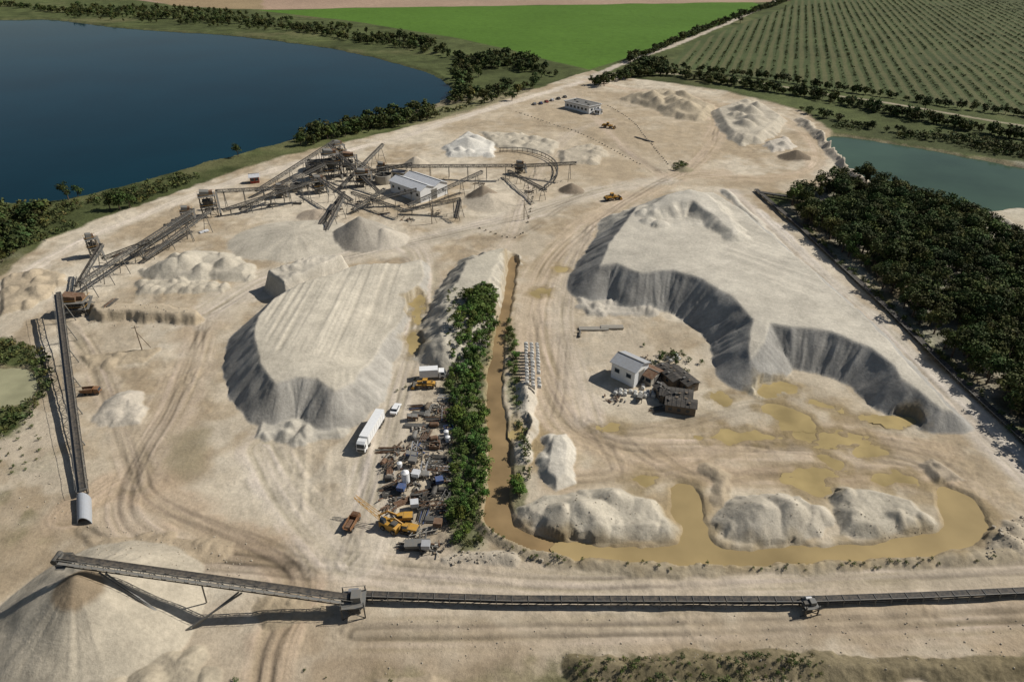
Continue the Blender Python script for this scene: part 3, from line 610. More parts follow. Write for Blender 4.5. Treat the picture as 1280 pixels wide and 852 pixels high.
x,y,_=G(728,137); e=bpy.data.objects.new('office_building',None); e.location=(x,y,zat(x,y)); e.rotation_euler=(0,0,-.85); link(e)
a=MB(); a.box((0,0,1.9),(22,11,4.4),'white_paint'); a.obj('walls',parent=e)
a=MB(); a.box((0,0,4.25),(23,12,.3),'steel_grey')
for sx in (-1,1): a.box((sx*11.4,0,4.5),(.2,12,.35),'white_paint')
for sy in (-1,1): a.box((0,sy*5.9,4.5),(22.6,.2,.35),'white_paint')
for k in range(4): a.box((-8+5*k,1.5*(-1)**k,4.7),(1.6,1.2,.7),'steel_grey')
a.obj('roof',parent=e)
a=MB()
for sy in (-1,1):
    for k in range(6): a.box((-8.4+3.3*k,sy*5.53,2.2),(1.8,.1,1.3),'glass'); a.box((-8.4+3.3*k,sy*5.58,1.5),(2,.16,.1),'concrete')
for k in range(3): a.box((11.03,-3+3*k,2.2),(.1,1.6,1.3),'glass'); a.box((-11.03,-3+3*k,2.2),(.1,1.6,1.3),'glass')
a.obj('windows',parent=e)
gable('guard_hut',748,142,4,3,2.6,.5,-.75,'white_paint','roof_grey')
for (u,v,l,w,rz) in ((836,474,8,3.6,-1.15),(852,478,9,3.8,-1.1),(844,500,8,4,-.25),(850,512,7.5,3.6,-.25),(828,496,5,3,-1.2)):
    x,y,_=G(u,v); mb=MB(); h=2.5
    mb.box((0,0,h/2-.2),(l,w,h+.3),'timber'); 
    for sy in (-1,1):
        mb.add([(-l/2-.3,sy*(w/2+.3),h),(l/2+.3,sy*(w/2+.3),h),(l/2+.3,0,h+.6),(-l/2-.3,0,h+.6),(-l/2-.3,sy*(w/2+.3),h+.12),(l/2+.3,sy*(w/2+.3),h+.12),(l/2+.3,0,h+.72),(-l/2-.3,0,h+.72)],[(0,1,2,3),(7,6,5,4),(0,4,5,1),(1,5,6,2),(3,7,4,0)],'dark_roof')
    for k in range(int(l/1.1)): 
        mb.beam((-l/2+.5+k*1.1,-w/2-.3,h+.18),(-l/2+.5+k*1.1,0,h+.78),.08,.08,'steel_dark'); mb.beam((-l/2+.5+k*1.1,w/2+.3,h+.18),(-l/2+.5+k*1.1,0,h+.78),.08,.08,'steel_dark')
    for k in range(int(l/2.2)): mb.box((-l/2+1.2+k*2.2,-w/2-.03,1.4),(.9,.08,.8),'glass')
    mb.box((l/2+.03,0,1),(.08,.9,2),'steel_dark')
    for k in range(4): mb.box((random.uniform(-l/2,l/2),random.uniform(-w/2,w/2)*.6,h+.8),(random.uniform(.4,1.0),random.uniform(.4,1),.15),random.choice(['steel_grey','timber','steel_dark']),rz=random.random()*3)
    mb.obj('weathered_barrack',(x,y,zat(x,y)),rz)
# ---------------------------------------------------------------- vehicles
def wheel(mb,x,y,r,w): mb.cyl((x,y-w/2,r),(x,y+w/2,r),r,r,'rubber',16); mb.cyl((x,y-w/2-.02,r),(x,y+w/2+.02,r),r*.5,r*.5,'steel_grey',10)
def loader(u,v,rz,col='yellow_paint',s=1):
    mb=MB()
    for sx in (-1.7,1.7):
        for sy in (-1.15,1.15): wheel(mb,sx,sy,.85,.65)
    mb.prism([(-3.6,1.0),(-.9,1.0),(-.9,2.3),(-2.6,2.3),(-3.6,2.0)],1.7,col); mb.box((-2.6,0,2.42),(.5,.5,.25),'steel_dark')
    mb.box((-3.65,0,1.2),(.4,2.2,.8),'steel_dark'); mb.box((.9,0,1.25),(2.4,1.1,.8),col)
    mb.box((-.3,0,1.6),(1.2,1.5,.6),col); mb.box((-.25,0,2.55),(1.4,1.4,1.3),'glass',tp=.9); mb.box((-.25,0,3.27),(1.6,1.55,.12),col)
    for a in (-.9,.4):
        for b_ in (-.66,.66): mb.beam((a,b_,1.9),(a*.97,b_*.95,3.25),.1,.1,col)
    for sy in (-1.75,1.75): mb.box((1.7,sy*.66,1.8),(1.8,.7,.08),col); mb.box((-1.8,sy*.66,1.8),(1.8,.7,.08),col)
    for sy in (-.55,.55): mb.beam((.8,sy,2.0),(2.4,sy,1.6),.22,.35,col); mb.beam((2.4,sy,1.6),(3.5,sy,.7),.22,.3,col)
    mb.prism([(3.3,.15),(4.7,.05),(4.75,.15),(3.6,.35),(3.45,1.1),(3.9,1.55),(3.75,1.6),(3.25,1.15)],3.0,'steel_dark')
    for sy in (-1.5,1.5): mb.prism([(3.3,.15),(4.7,.05),(3.9,1.55),(3.25,1.15)],.08,col,y0=sy)
    mb.beam((1.2,0,2.2),(3.3,0,1.2),.15,.15,'silver'); p=GG(u,v); o=mb.obj('wheel_loader',p,rz,bev=.04); o.scale=(s,s,s); return o
loader(765,250,math.radians(20),s=1.0); loader(760,160,math.radians(-20)); loader(531,484,math.radians(180),s=.8)
def semi(u,v,rz,s=.86):
    e=bpy.data.objects.new('semi_trailer_truck',None); e.location=GG(u,v); e.rotation_euler=(0,0,rz); e.scale=(s,s,s); link(e)
    a=MB(); a.box((-1.6,0,2.65),(12.6,2.5,2.8),'white_paint'); a.box((-1.6,0,1.15),(12.4,1.0,.2),'steel_dark')
    for k in range(9): a.beam((-7.6+1.5*k,-1.27,1.3),(-7.6+1.5*k,-1.27,4),.05,.03,'roof_light'); a.beam((-7.6+1.5*k,1.27,1.3),(-7.6+1.5*k,1.27,4),.05,.03,'roof_light')
    a.box((-7.93,0,2.6),(.06,2.3,2.6),'roof_light'); a.box((-5.8,0,.95),(3.6,2.3,.25),'steel_dark'); a.obj('trailer',parent=e,bev=.05)
    a=MB(); a.prism([(5.1,.6),(7.3,.6),(7.35,1.9),(7.0,3.1),(6.3,3.6),(5.1,3.7)],2.4,'white_paint'); a.prism([(7.37,1.95),(7.04,3.0),(7.08,3.02),(7.42,1.97)],2.1,'glass')
    for sy in(-1.21,1.21): a.prism([(6.2,1.9),(7.15,1.9),(6.9,2.8),(6.2,2.8)],.03,'glass',y0=sy); a.box((7.2,sy*1.12,2.3),(.12,.2,.6),'steel_dark')
    a.box((7.38,0,1.1),(.08,2.0,.7),'steel_dark'); a.box((4.6,0,.9),(3,1.2,.3),'steel_dark'); a.obj('cab',parent=e,bev=.08)
    a=MB()
    for xx in (6.4,3.6,-4.6,-5.9,-7.1):
        for sy in (-1.05,1.05): wheel(a,xx,sy,.5,.35)
    a.obj('wheels',parent=e)
semi(464,546,dirpx((477,520),(453,560)))
def car(u,v,rz,col='white_paint',name='parked_car'):
    mb=MB(); mb.prism([(-2.2,.35),(2.15,.35),(2.25,.6),(2.1,.82),(1.1,.95),(-1.9,1.0),(-2.25,.9)],1.75,col)
    mb.prism([(-1.7,.98),(1.0,.95),(.35,1.45),(-1.3,1.48)],1.5,'glass'); mb.prism([(.3,1.44),(.28,1.5),(-1.28,1.53),(-1.3,1.46)],1.4,col)
    for sy in (-.76,.76): mb.beam((-.4,sy,.97),(-.4,sy*.97,1.47),.08,.04,col)
    for xx in (-1.35,1.4):
        for sy in (-.8,.8): wheel(mb,xx,sy,.33,.22)
    mb.box((2.2,.6,.68),(.1,.35,.14),'silver'); mb.box((2.2,-.6,.68),(.1,.35,.14),'silver'); mb.box((-2.24,.65,.8),(.06,.3,.15),'red_paint'); mb.box((-2.24,-.65,.8),(.06,.3,.15),'red_paint')
    mb.obj(name,GG(u,v),rz,bev=.05)
car(495,513,dirpx((490,520),(500,500)))
for (u,v,c) in ((683,128,'red_paint'),(690,126,'white_paint'),(698,124,'steel_dark'),(668,131,'silver'),(676,130,'blue_paint'),(706,122,'steel_grey')): car(u,v,1.9,c)
def boxtruck(u,v,rz,body='white_paint',cab='white_paint',name='box_truck'):
    mb=MB(); mb.box((-1.0,0,2.1),(5.0,2.3,2.3),body); mb.box((0,0,.8),(7,.9,.25),'steel_dark'); mb.prism([(1.7,.55),(3.5,.55),(3.55,1.5),(3.15,2.4),(1.7,2.5)],2.1,cab); mb.prism([(3.57,1.5),(3.2,2.3),(3.24,2.32),(3.62,1.52)],1.9,'glass')
    for sy in(-1.06,1.06): mb.prism([(2.3,1.5),(3.3,1.5),(3.05,2.15),(2.3,2.15)],.03,'glass',y0=sy)
    for xx in (2.6,-2.0): 
        for sy in (-.95,.95): wheel(mb,xx,sy,.48,.32)
    mb.obj(name,GG(u,v),rz,bev=.05)
boxtruck(541,472,.1)
def dumper(u,v,rz,col='orange_paint',name='dump_truck'):
    mb=MB(); mb.prism([(-3.2,1.3),(.9,1.1),(1.1,2.6),(-3.4,2.4)],.1,col,y0=-1.15); mb.prism([(-3.2,1.3),(.9,1.1),(1.1,2.6),(-3.4,2.4)],.1,col,y0=1.15)
    mb.box((-1.1,0,1.3),(4.2,2.2,.15),col); mb.box((1.0,0,1.9),(.12,2.18,1.5),col); mb.box((-1.1,0,1.6),(3.6,2.1,.4),'rust',tp=.8); mb.box((0,0,.85),(6.4,.9,.25),'steel_dark')
    mb.prism([(1.3,.6),(3.1,.6),(3.15,1.6),(2.8,2.5),(1.3,2.6)],2.1,col); mb.prism([(3.17,1.6),(2.84,2.4),(2.88,2.42),(3.2,1.62)],1.9,'glass')
    for xx in (2.3,-1.0,-2.2):
        for sy in (-.95,.95): wheel(mb,xx,sy,.5,.35)
    o=mb.obj(name,GG(u,v),rz,bev=.04); o.scale=(.75,.75,.75)
dumper(441,656,1.3); dumper(115,492,.1)
def excavator(u,v,rz):
    mb=MB()
    for sy in (-1.2,1.2):
        mb.prism([(-2,0),(2,0),(2.4,.45),(2,.9),(-2,.9),(-2.4,.45)],.55,'rubber',y0=sy)
    mb.box((0,0,.8),(2,2,.4),'steel_dark'); mb.prism([(-2.5,1.1),(1.6,1.1),(1.6,1.9),(-.2,2.2),(-2.5,2.1)],2.4,'yellow_paint'); mb.box((.9,.75,2.3),(1.5,.9,1.5),'glass',tp=.9); mb.box((.9,.75,3.08),(1.6,1,.1),'yellow_paint')
    mb.box((-2.4,0,1.6),(.6,2.5,.9),'steel_dark')
    mb.beam((1.2,-.3,1.6),(4.2,-.3,3.6),.3,.45,'yellow_paint'); mb.beam((4.2,-.3,3.6),(6.8,-.3,2.2),.3,.4,'yellow_paint'); mb.beam((6.8,-.3,2.4),(6.2,-.3,.6),.25,.3,'yellow_paint')
    mb.prism([(5.5,.1),(6.6,.1),(6.7,.9),(6.0,1.0)],1.1,'steel_dark',y0=-.3); mb.beam((1.5,-.3,1.4),(3.5,-.3,2.9),.15,.15,'silver')
    o=mb.obj('excavator',GG(u,v),rz,bev=.04); o.scale=(.75,.75,.75)
excavator(505,650,math.radians(185)); excavator(512,664,math.radians(165))
mb=MB(); 
mb.prism([(-2,.3),(2.4,.3),(2.4,1.8),(-1,2.0),(-2,1.7)],1.9,'yellow_paint'); mb.box((1.4,.6,2.4),(1.2,.8,1.1),'glass',tp=.9); mb.box((-1,0,2.2),(1.2,1.2,.4),'steel_dark')
for a in (-.5,.5):
    for b_ in (0,.9): mb.beam((2.2,a,1.6+b_),(9,a*.6,4.6+b_*.4),.1,.1,'yellow_paint')
for k in range(7):
    t=k/7; mb.beam((2.2+6.8*t,-.5,1.6+3*t),(2.2+6.8*(t+.12),.5,1.6+3*(t+.12)),.07,.07,'yellow_paint'); mb.beam((2.2+6.8*t,.5,1.6+3*t),(2.2+6.8*(t+.12),.4,2.3+3*(t+.1)),.07,.07,'yellow_paint')
for xx in (-1.3,1.3):
    for sy in(-1,1): wheel(mb,xx,sy,.6,.4)
mb.obj('mobile_crane',GG(489,661),math.radians(150),bev=.03)
# ---------------------------------------------------------------- scrap yard
def it_truss(mb,l):
    for a in (-.6,.6):
        for z in (.2,1.2): mb.beam((-l/2,a,z),(l/2,a,z),.12,.12,'c')
    n=int(l/1.3)
    for k in range(n):
        x0=-l/2+l*k/n; x1=-l/2+l*(k+1)/n
        for a in (-.6,.6): mb.beam((x0,a,.2 if k%2 else 1.2),(x1,a,1.2 if k%2 else .2),.08,.08,'c')
        mb.beam((x0,-.6,1.2),(x1,.6,1.2),.08,.08,'c'); mb.beam((x0,-.6,.2),(x0,.6,.2),.08,.08,'c')
def it_tank(mb,l):
    l*=.8; mb.cyl((-l/4,0,.8),(l/4,0,.8),.6,.6,'c',16); mb.cyl((l/4,0,.8),(l/4+.3,0,.8),.6,.3,'c',16); mb.cyl((-l/4,0,.8),(-l/4-.3,0,.8),.6,.3,'c',16); mb.box((-.6,0,.2),(.3,1.1,.5),'steel_dark'); mb.box((.6,0,.2),(.3,1.1,.5),'steel_dark')
def it_skip(mb,l):
    l*=.55
    mb.box((0,0,.15),(l,1.5,.2),'c')
    for sy in (-1,1): mb.beam((-l/2,sy*.8,.6),(l/2,sy*.8,.6),.08,.9,'c')
    for sx in (-1,1): mb.beam((sx*l/2,-.75,.6),(sx*l/2,.75,.6),.08,.9,'c')
    for k in range(8): mb.box((random.uniform(-.35,.35)*l,random.uniform(-.5,.5),random.uniform(.4,.8)),(random.uniform(.3,1.0),.25,.25),random.choice(['rust','steel_grey','steel_dark','timber']),rz=random.random()*3,ry=random.random()*.5)
def it_beams(mb,l):
    for k in range(11): y0=-1.0+.2*k+random.uniform(-.05,.05); o=random.uniform(-.7,.7); z=.15+(k%2)*.2; mb.beam((-l/2+o,y0,z),(l/2+o,y0+random.uniform(-.3,.3),z),.12,.16,random.choice(['rust','steel_dark','steel_grey','c']))
def it_hopper(mb,l):
    mb.box((0,0,1.7),(1.7,1.7,.9),'c'); mb.box((0,0,.9),(.8,.8,.7),'c',tp=2.05)
    for sx in (-1,1):
        for sy in (-1,1): mb.beam((sx*.82,sy*.82,0),(sx*.82,sy*.82,1.3),.12,.12,'steel_dark')
def it_pipes(mb,l):
    for k in range(5): mb.cyl((-l/2,-.7+.34*k,.18),(l/2,-.7+.34*k,.18),.16,.16,'c',8)
    for k in range(4): mb.cyl((-l/2,-.53+.34*k,.46),(l/2,-.53+.34*k,.46),.16,.16,'c',8)
def it_screen(mb,l):
    mb.box((0,0,1.1),(2.8,1.5,.5),'c',ry=.2); mb.box((0,0,1.42),(2.6,1.3,.05),'steel_grey',ry=.2); mb.cyl((-.2,-1.0,1.3),(-.2,1.0,1.3),.2,.2,'steel_dark')
    for sx in (-1,1):
        for sy in (-1,1): mb.beam((sx*1.2,sy*.7,0),(sx*1.2,sy*.7,1.0-sx*.2),.14,.14,'steel_dark')
def it_debris(mb,l):
    for k in range(26): mb.box((random.gauss(0,1.3),random.gauss(0,1.0),random.uniform(.1,.5)),(random.uniform(.3,2.0),random.uniform(.1,.4),random.uniform(.1,.3)),random.choice(['rust','steel_dark','steel_grey','timber','c','concrete']),rz=random.random()*3,ry=random.random()*.4)
kinds=[('steel_truss_section',it_truss),('steel_truss_section',it_truss),('storage_tank',it_tank),('scrap_skip',it_skip),('steel_beam_stack',it_beams),('steel_beam_stack',it_beams),('feed_hopper',it_hopper),('pipe_stack',it_pipes),('vibrating_screen',it_screen),('scrap_metal_pile',it_debris),('scrap_metal_pile',it_debris)]
cols=['steel_dark']*5+['steel_grey']*4+['rust']*3+['silver','concrete','roof_light','blue_paint','timber','roof_grey']
rr=random.Random(5)
spots=[]
for v in range(508,560,9):
    for u in (520,532,545,557): spots.append((u+rr.uniform(-4,4),v+rr.uniform(-3,3)))
for v in range(562,642,9):
    for u in (490,503,516,529,542,552): spots.append((u+rr.uniform(-4,4)+(v-566)*.02,v+rr.uniform(-3,3)))
for v in range(640,690,9):
    for u in (530,547): spots.append((u+rr.uniform(-3,3),v+rr.uniform(-3,3)))
spots+=[(575,502),(573,490),(560,500),(528,682),(515,684),(480,580),(486,600)]
class Sub(MB):
    def mi(s,m): return MB.mi(s,s.c if m=='c' else m)
for i,(u,v) in enumerate(spots):
    if rr.random()<.15: continue
    nme,fn=rr.choice(kinds); mb=Sub(); mb.c=rr.choice(cols)
    fn(mb,rr.uniform(3,6)); mb.obj(nme,GG(u,v),rr.choice([0,0,1.5,1.45,.1,.4])+rr.uniform(-.2,.2))
for (u,v) in ((512,275),(545,268),(480,268),(420,262),(450,255),(372,255),(340,258),(255,290),(150,318),(600,230),(660,240),(140,385),(820,512),(770,500),(805,452),(800,500)):
    nme,fn=rr.choice(kinds[4:]); mb=Sub(); mb.c=rr.choice(cols); fn(mb,rr.uniform(3,6)); mb.obj(nme,GG(u,v),rr.uniform(0,3))
mb=MB(); mb.box((0,0,.6),(5,2.0,.3),'steel_dark'); mb.box((0,0,1.1),(4.6,1.8,.8),'steel_grey',tp=1.1); mb.obj('steel_trough',GG(522,684),.05)
mb=MB(); mb.cyl((0,0,1.4),(0,0,4),.9,.9,'white_paint',18); mb.cyl((0,0,4),(0,0,4.5),.9,.25,'white_paint',18); mb.cyl((0,0,.5),(0,0,1.4),.3,.9,'white_paint',18)
for k in range(4): a=k*math.pi/2+.7; mb.beam((.86*math.cos(a),.86*math.sin(a),0),(.86*math.cos(a),.86*math.sin(a),2),.12,.12,'steel_dark')
mb.obj('cement_silo',GG(508,607))
for (u,v) in ((558,545),(560,552),(500,585)): 
    mb=MB(); mb.cyl((0,0,0),(0,0,1.6),.6,.6,'white_paint',18); mb.cyl((0,0,1.6),(0,0,1.85),.6,.15,'white_paint',18); mb.obj('water_tank',GG(u,v))
def bags(name,cols_,rows,u,v,rz,dx=1.35,dy=1.35,drop=0):
    mb=MB()
    for i in range(cols_):
        for j in range(rows):
            if rr.random()<drop: continue
            a,b_=i*dx+rr.uniform(-.1,.1),j*dy+rr.uniform(-.1,.1); s=rr.uniform(.85,1.05)
            mb.box((a,b_,.28*s),(1.0*s,1.0*s,.56*s),'bag_white',rz=rr.uniform(-.2,.2),tp=1.08); mb.box((a,b_,.75*s),(1.08*s,1.08*s,.38*s),'bag_white',rz=rr.uniform(-.2,.2),tp=.75); mb.cyl((a,b_,.9*s),(a,b_,1.15*s),.12,.2,'bag_white',6)
    return mb.obj(name,GG(u,v),rz)
bags('big_bag_rows',3,14,659,484,.0,1.6,1.6,.04)
bags('big_bag_rows',8,2,763,492,-.2,1.3,1.4,.2); bags('big_bag_rows',3,4,803,494,-.2,1.4,1.4,.3); bags('big_bag_rows',3,2,838,452,.4,1.4,1.4,.2)
for (u,v,l,rz) in ((722,418,3.5,1.4),(742,412,9,.0),(765,410,7,0.02)):
    mb=MB(); 
    for k in range(3 if l>4 else 1): mb.cyl((-l/2,-.6+k*.7,.35),(l/2,-.6+k*.7,.35),.33,.33,'steel_dark' if l<4 else 'concrete',14)
    mb.box((-l*.3,0,.03),(.2,2.4,.1),'timber'); mb.box((l*.3,0,.03),(.2,2.4,.1),'timber'); mb.obj('pipe_stack',GG(u,v),rz)
def pole(u,v,h=8,lean=True):
    mb=MB(); mb.cyl((0,0,-.4),(0,0,h),.17,.11,'timber',8); mb.beam((-1,0,h-.6),(1,0,h-.6),.12,.12,'timber')
    for a in (-.8,0,.8): mb.cyl((a,0,h-.5),(a,0,h-.2),.06,.05,'white_paint',6)
    if lean: mb.beam((0,0,h*.75),(2.2,.6,0),.15,.15,'timber')
    mb.obj('utility_pole',GG(u,v),.3)
pole(178,438); pole(655,275,9); pole(540,280,9); pole(660,255,8,False)
def blocks(pts,n,s=1.0,name='concrete_barrier_row'):
    P=smooth_line(PX(pts),1); P=np.array(P); seg=np.hypot(*np.diff(P,axis=0).T); cum=np.concatenate([[0],np.cumsum(seg)]); mb=MB()
    for k in range(n):
        t=cum[-1]*(k+rr.uniform(-.3,.3))/(n-1); x=np.interp(t,cum,P[:,0]); y=np.interp(t,cum,P[:,1]); mb.box((x,y,zat(x,y)+.3*s),(s*rr.uniform(.7,1.3),s*.7,.7*s),'stone',rz=rr.random()*3,tp=.75)
    mb.obj(name)
blocks([(760,132),(790,150),(812,178),(835,205)],40,.8); blocks([(660,278),(665,255),(668,235)],12); blocks([(645,140),(690,155),(730,168),(800,205)],40,.8); blocks([(600,285),(640,300),(655,290)],9,.9)
mb=MB()
for k in range(3): mb.beam((-7,-.5+.5*k,.3),(7,-.5+.5*k,.3),.3,.4,'steel_dark')
mb.obj('steel_beam_stack',GG(805,175),-.9)
def boulder_field(poly,n,smin,smax,name='boulders'):
    P=PX(poly); A=np.array(P)[:,:2]; mb=MB(); c=0
    while c<n:
        x,y=rng.uniform(A[:,0].min(),A[:,0].max()),rng.uniform(A[:,1].min(),A[:,1].max())
        if sdf(P,np.array([x],np.float32),np.array([y],np.float32))[0]<0:
            s=smin+(smax-smin)*rng.random()**2.5; z=zat(x,y); mb.box((x,y,z+s*.2),(s,s*rng.uniform(.6,1),s*.7),'stone',rz=rng.random()*3,tp=rng.uniform(.4,.8),ry=rng.uniform(-.4,.4)); c+=1
    mb.obj(name)
boulder_field([(560,690),(640,690),(680,702),(560,706)],80,.15,.7); boulder_field([(1238,660),(1290,640),(1290,692),(1230,698)],60,.2,.8)
boulder_field([(650,480),(662,480),(668,590),(650,600)],60,.15,.5); boulder_field([(110,380),(245,388),(245,412),(110,405)],90,.15,.6); boulder_field([(650,620),(835,625),(835,680),(650,670)],110,.1,.35)
boulder_field([(90,650),(320,670),(320,720),(120,715)],180,.1,.4); boulder_field([(480,770),(1280,765),(1280,840),(480,845)],400,.08,.35); boulder_field([(0,520),(90,500),(120,640),(0,680)],140,.1,.4)
boulder_field([(900,625),(1030,620),(1160,640),(1160,672),(900,676)],110,.1,.35)
# ---------------------------------------------------------------- foliage
fm,nt,b=newmat('foliage'); L=nt.links
at=nt.nodes.new('ShaderNodeAttribute'); at.attribute_name='Col'; L.new(at.outputs['Color'],b.inputs['Base Color']); b.inputs['Roughness'].default_value=.8; b.inputs['Specular IOR Level'].default_value=.15
def tree_proto(seed,H,R,nl,ls,base=(.058,.078,.022),trunk=True,low=.2):
    r=np.random.default_rng(seed); nb=r.integers(12,20)
    cz=H*(low+(1-low)/2); ch=H*(1-low)/2
    d=r.normal(size=(nb,3)); d/=np.linalg.norm(d,axis=1)[:,None]; d*=(r.random(nb)**.4)[:,None]*.78
    cen=d*np.array([R,R*r.uniform(.75,1.1),ch])+np.array([0,0,cz]); rad=R*r.uniform(.20,.46,nb)
    k=r.choice(nb,nl,p=rad**2/np.sum(rad**2)); dr=r.normal(size=(nl,3)); dr/=np.linalg.norm(dr,axis=1)[:,None]; dr[:,2]=np.where(dr[:,2]<-.3,-dr[:,2],dr[:,2])
    pos=cen[k]+dr*(rad[k]*r.uniform(.6,1.25,nl))[:,None]
    n=dr+r.normal(size=(nl,3))*.6; n/=np.linalg.norm(n,axis=1)[:,None]
    a=np.cross(n,r.normal(size=(nl,3))); a/=np.linalg.norm(a,axis=1)[:,None]; b_=np.cross(n,a)
    s=(ls*r.uniform(.5,1.3,nl))[:,None]; asp=r.uniform(.5,1,nl)[:,None]
    V=np.stack([pos-a*s,pos+b_*s*asp*.8-a*s*.1,pos+a*s,pos-b_*s*asp],1).reshape(-1,3)
    bl=r.uniform(.6,1.4,nb)[k]*r.uniform(.65,1.35,nl); hue=r.uniform(-.15,.25,nb)[k]
    col=np.array(base)[None,:]*bl[:,None]; col[:,0]*=1+hue
    Cc=np.repeat(col,4,0); tv=[];tq=[]
    def limb(p,q,r1,r2):
        p,q=np.array(p,float),np.array(q,float); d=q-p; d/=np.linalg.norm(d); u=np.cross(d,[.3,.9,.1]); u/=np.linalg.norm(u); w=np.cross(d,u); o=len(tv)
        for e,rr_ in ((p,r1),(q,r2)):
            for t in range(5): an=t*2*math.pi/5; tv.append(e+rr_*(math.cos(an)*u+math.sin(an)*w))
        for t in range(5): tq.append((o+t,o+(t+1)%5,o+5+(t+1)%5,o+5+t))
    if trunk:
        tr_=H*.03+.05; limb((0,0,-.4),(0,0,H*.45),tr_,tr_*.6); limb((0,0,H*.45),(R*.1,0,H*.8),tr_*.6,tr_*.15)
        for i in range(4): limb((0,0,H*(.25+.07*i)),cen[i],tr_*.4,tr_*.1)
    Qv=np.arange(len(V)).reshape(-1,4); mi=np.zeros(len(Qv),int)
    if tv:
        Qv=np.concatenate([Qv,np.array(tq)+len(V)]); mi=np.concatenate([mi,np.ones(len(tq),int)]); V=np.concatenate([V,np.array(tv)]); Cc=np.concatenate([Cc,np.full((len(tv),3),.07)])
    return V,Qv,Cc,mi
def mass(name,places,protos):
    VV=[];QQ=[];CC=[];MM=[];o=0
    for (x,y,z,s) in places:
        V,Qv,Cc,mi=protos[rr.randrange(len(protos))]; a=rr.random()*6.28; ca,sa=math.cos(a),math.sin(a)
        sx=s*rr.uniform(.85,1.3); W_=np.stack([(V[:,0]*ca-V[:,1]*sa)*sx+x,(V[:,0]*sa+V[:,1]*ca)*sx+y,V[:,2]*s+z],1)
        VV.append(W_); QQ.append(Qv+o); o+=len(V); CC.append(Cc*rr.uniform(.65,1.3)*np.array([rr.uniform(.85,1.25),1,rr.uniform(.8,1.1)])); MM.append(mi)
    if not VV: return
    me=quads_mesh(name,np.concatenate(VV),np.concatenate(QQ),np.concatenate(CC),[fm,MATS['bark']],np.concatenate(MM)); return link(bpy.data.objects.new(name,me))
pN=[tree_proto(100+i,9,3.7,850,.36,base=(.055,.076,.022)) for i in range(6)]
pF=[tree_proto(200+i,8,4.2,200,.8,base=(.055,.074,.022),low=.05) for i in range(6)]
pS=[tree_proto(300+i,2.6,1.7,150,.24,trunk=False,low=0,base=(.08,.108,.034)) for i in range(5)]
pSf=[tree_proto(400+i,2.6,2.6,55,.55,trunk=False,low=0,base=(.07,.088,.03)) for i in range(5)]
pL=[tree_proto(500+i,7,3.2,750,.33,base=(.095,.155,.036),low=.1) for i in range(5)]
def scat(poly,sp,smin=.7,smax=1.2,keep=1,seed=0):
    P=PX(poly); A=np.array(P)[:,:2]; n=int(np.ptp(A[:,0])*np.ptp(A[:,1])/(sp*sp))
    r=np.random.default_rng(seed+77); xs=r.uniform(A[:,0].min(),A[:,0].max(),n*3).astype(np.float32); yy=r.uniform(A[:,1].min(),A[:,1].max(),n*3).astype(np.float32)
    k=sdf(P,xs,yy)<0; xs,yy=xs[k],yy[k]; out=[]; cell={}
    if keep<1: pk=fbm(xs,yy,25,2,seed)>(keep-.5)*-1.6
    for i_,(x,y) in enumerate(zip(xs,yy)):
        if keep<1 and not pk[i_]: continue
        c=(int(x//sp),int(y//sp))
        if any((x-a)**2+(y-b_)**2<(sp*.72)**2 for i in (-1,0,1) for j in (-1,0,1) for a,b_ in cell.get((c[0]+i,c[1]+j),[])): continue
        z=zat(float(x),float(y))
        if z<-.4: continue
        cell.setdefault(c,[]).append((x,y)); out.append((float(x),float(y),z,r.uniform(smin,smax)))
    return out
def line(pts,w,sp,smin=.7,smax=1.2,seed=0,gap=0):
    P=np.array(smooth_line(PX(pts),1)); seg=np.hypot(*np.diff(P,axis=0).T); cum=np.concatenate([[0],np.cumsum(seg)]); r=np.random.default_rng(seed+5); out=[]; t=0
    while t<cum[-1]:
        x=np.interp(t,cum,P[:,0])+r.uniform(-w,w); y=np.interp(t,cum,P[:,1])+r.uniform(-w,w); t+=sp*r.uniform(.5,1.4)
        if gap and r.random()<gap: t+=sp*4
        z=zat(float(x),float(y))
        if z<-.8: continue
        out.append((float(x),float(y),z,r.uniform(smin,smax)))
    return out
mass('forest',scat(FOREST,3.9,.5,1.15,seed=1),pN)
mass('hedgerow_trees',line([(742,108),(800,94),(860,96),(940,112),(1020,122),(1100,140),(1200,160),(1300,180)],3,2.2,.4,1.0,2)+line([(775,98),(800,80),(840,86),(950,98),(1100,120),(1200,137),(1320,150)],2.5,3.2,.35,.9,3)+scat([(785,92),(805,76),(835,84),(825,96)],5,.5,1.1,seed=3)
   +line([(785,78),(840,56),(900,30),(985,2),(1040,-20)],3,4,.45,1.1,4)+line([(860,100),(1000,122),(1100,142),(1200,162),(1300,180)],4,4,.4,.8,14),pF)
mass('lakeside_woodland',line([(-100,5),(0,8),(60,14),(150,22),(250,25),(340,33),(420,45),(480,55),(560,70),(640,82),(690,95)],8,3.2,.3,1.05,5,.03)+scat([(560,85),(610,70),(660,75),(695,95),(660,115),(600,133),(560,130),(575,110)],6.5,.35,1.25,.85,seed=6)
   +scat([(90,8),(250,12),(420,32),(540,60),(500,62),(380,42),(240,32),(80,22)],9,.3,.9,.7,seed=7)+scat([(360,168),(400,150),(440,143),(480,142),(540,136),(545,148),(450,168),(380,184)],4.6,.3,1.1,.8,seed=8)
   +line([(480,52),(510,50),(540,60)],5,6,.8,1.3,9)+scat([(-100,270),(0,262),(60,268),(40,300),(0,335),(-100,360)],4.6,.4,1.0,.85,seed=9)+line([(1000,140),(1060,155),(1150,172),(1300,196)],4,5,.35,.7,10),pF)
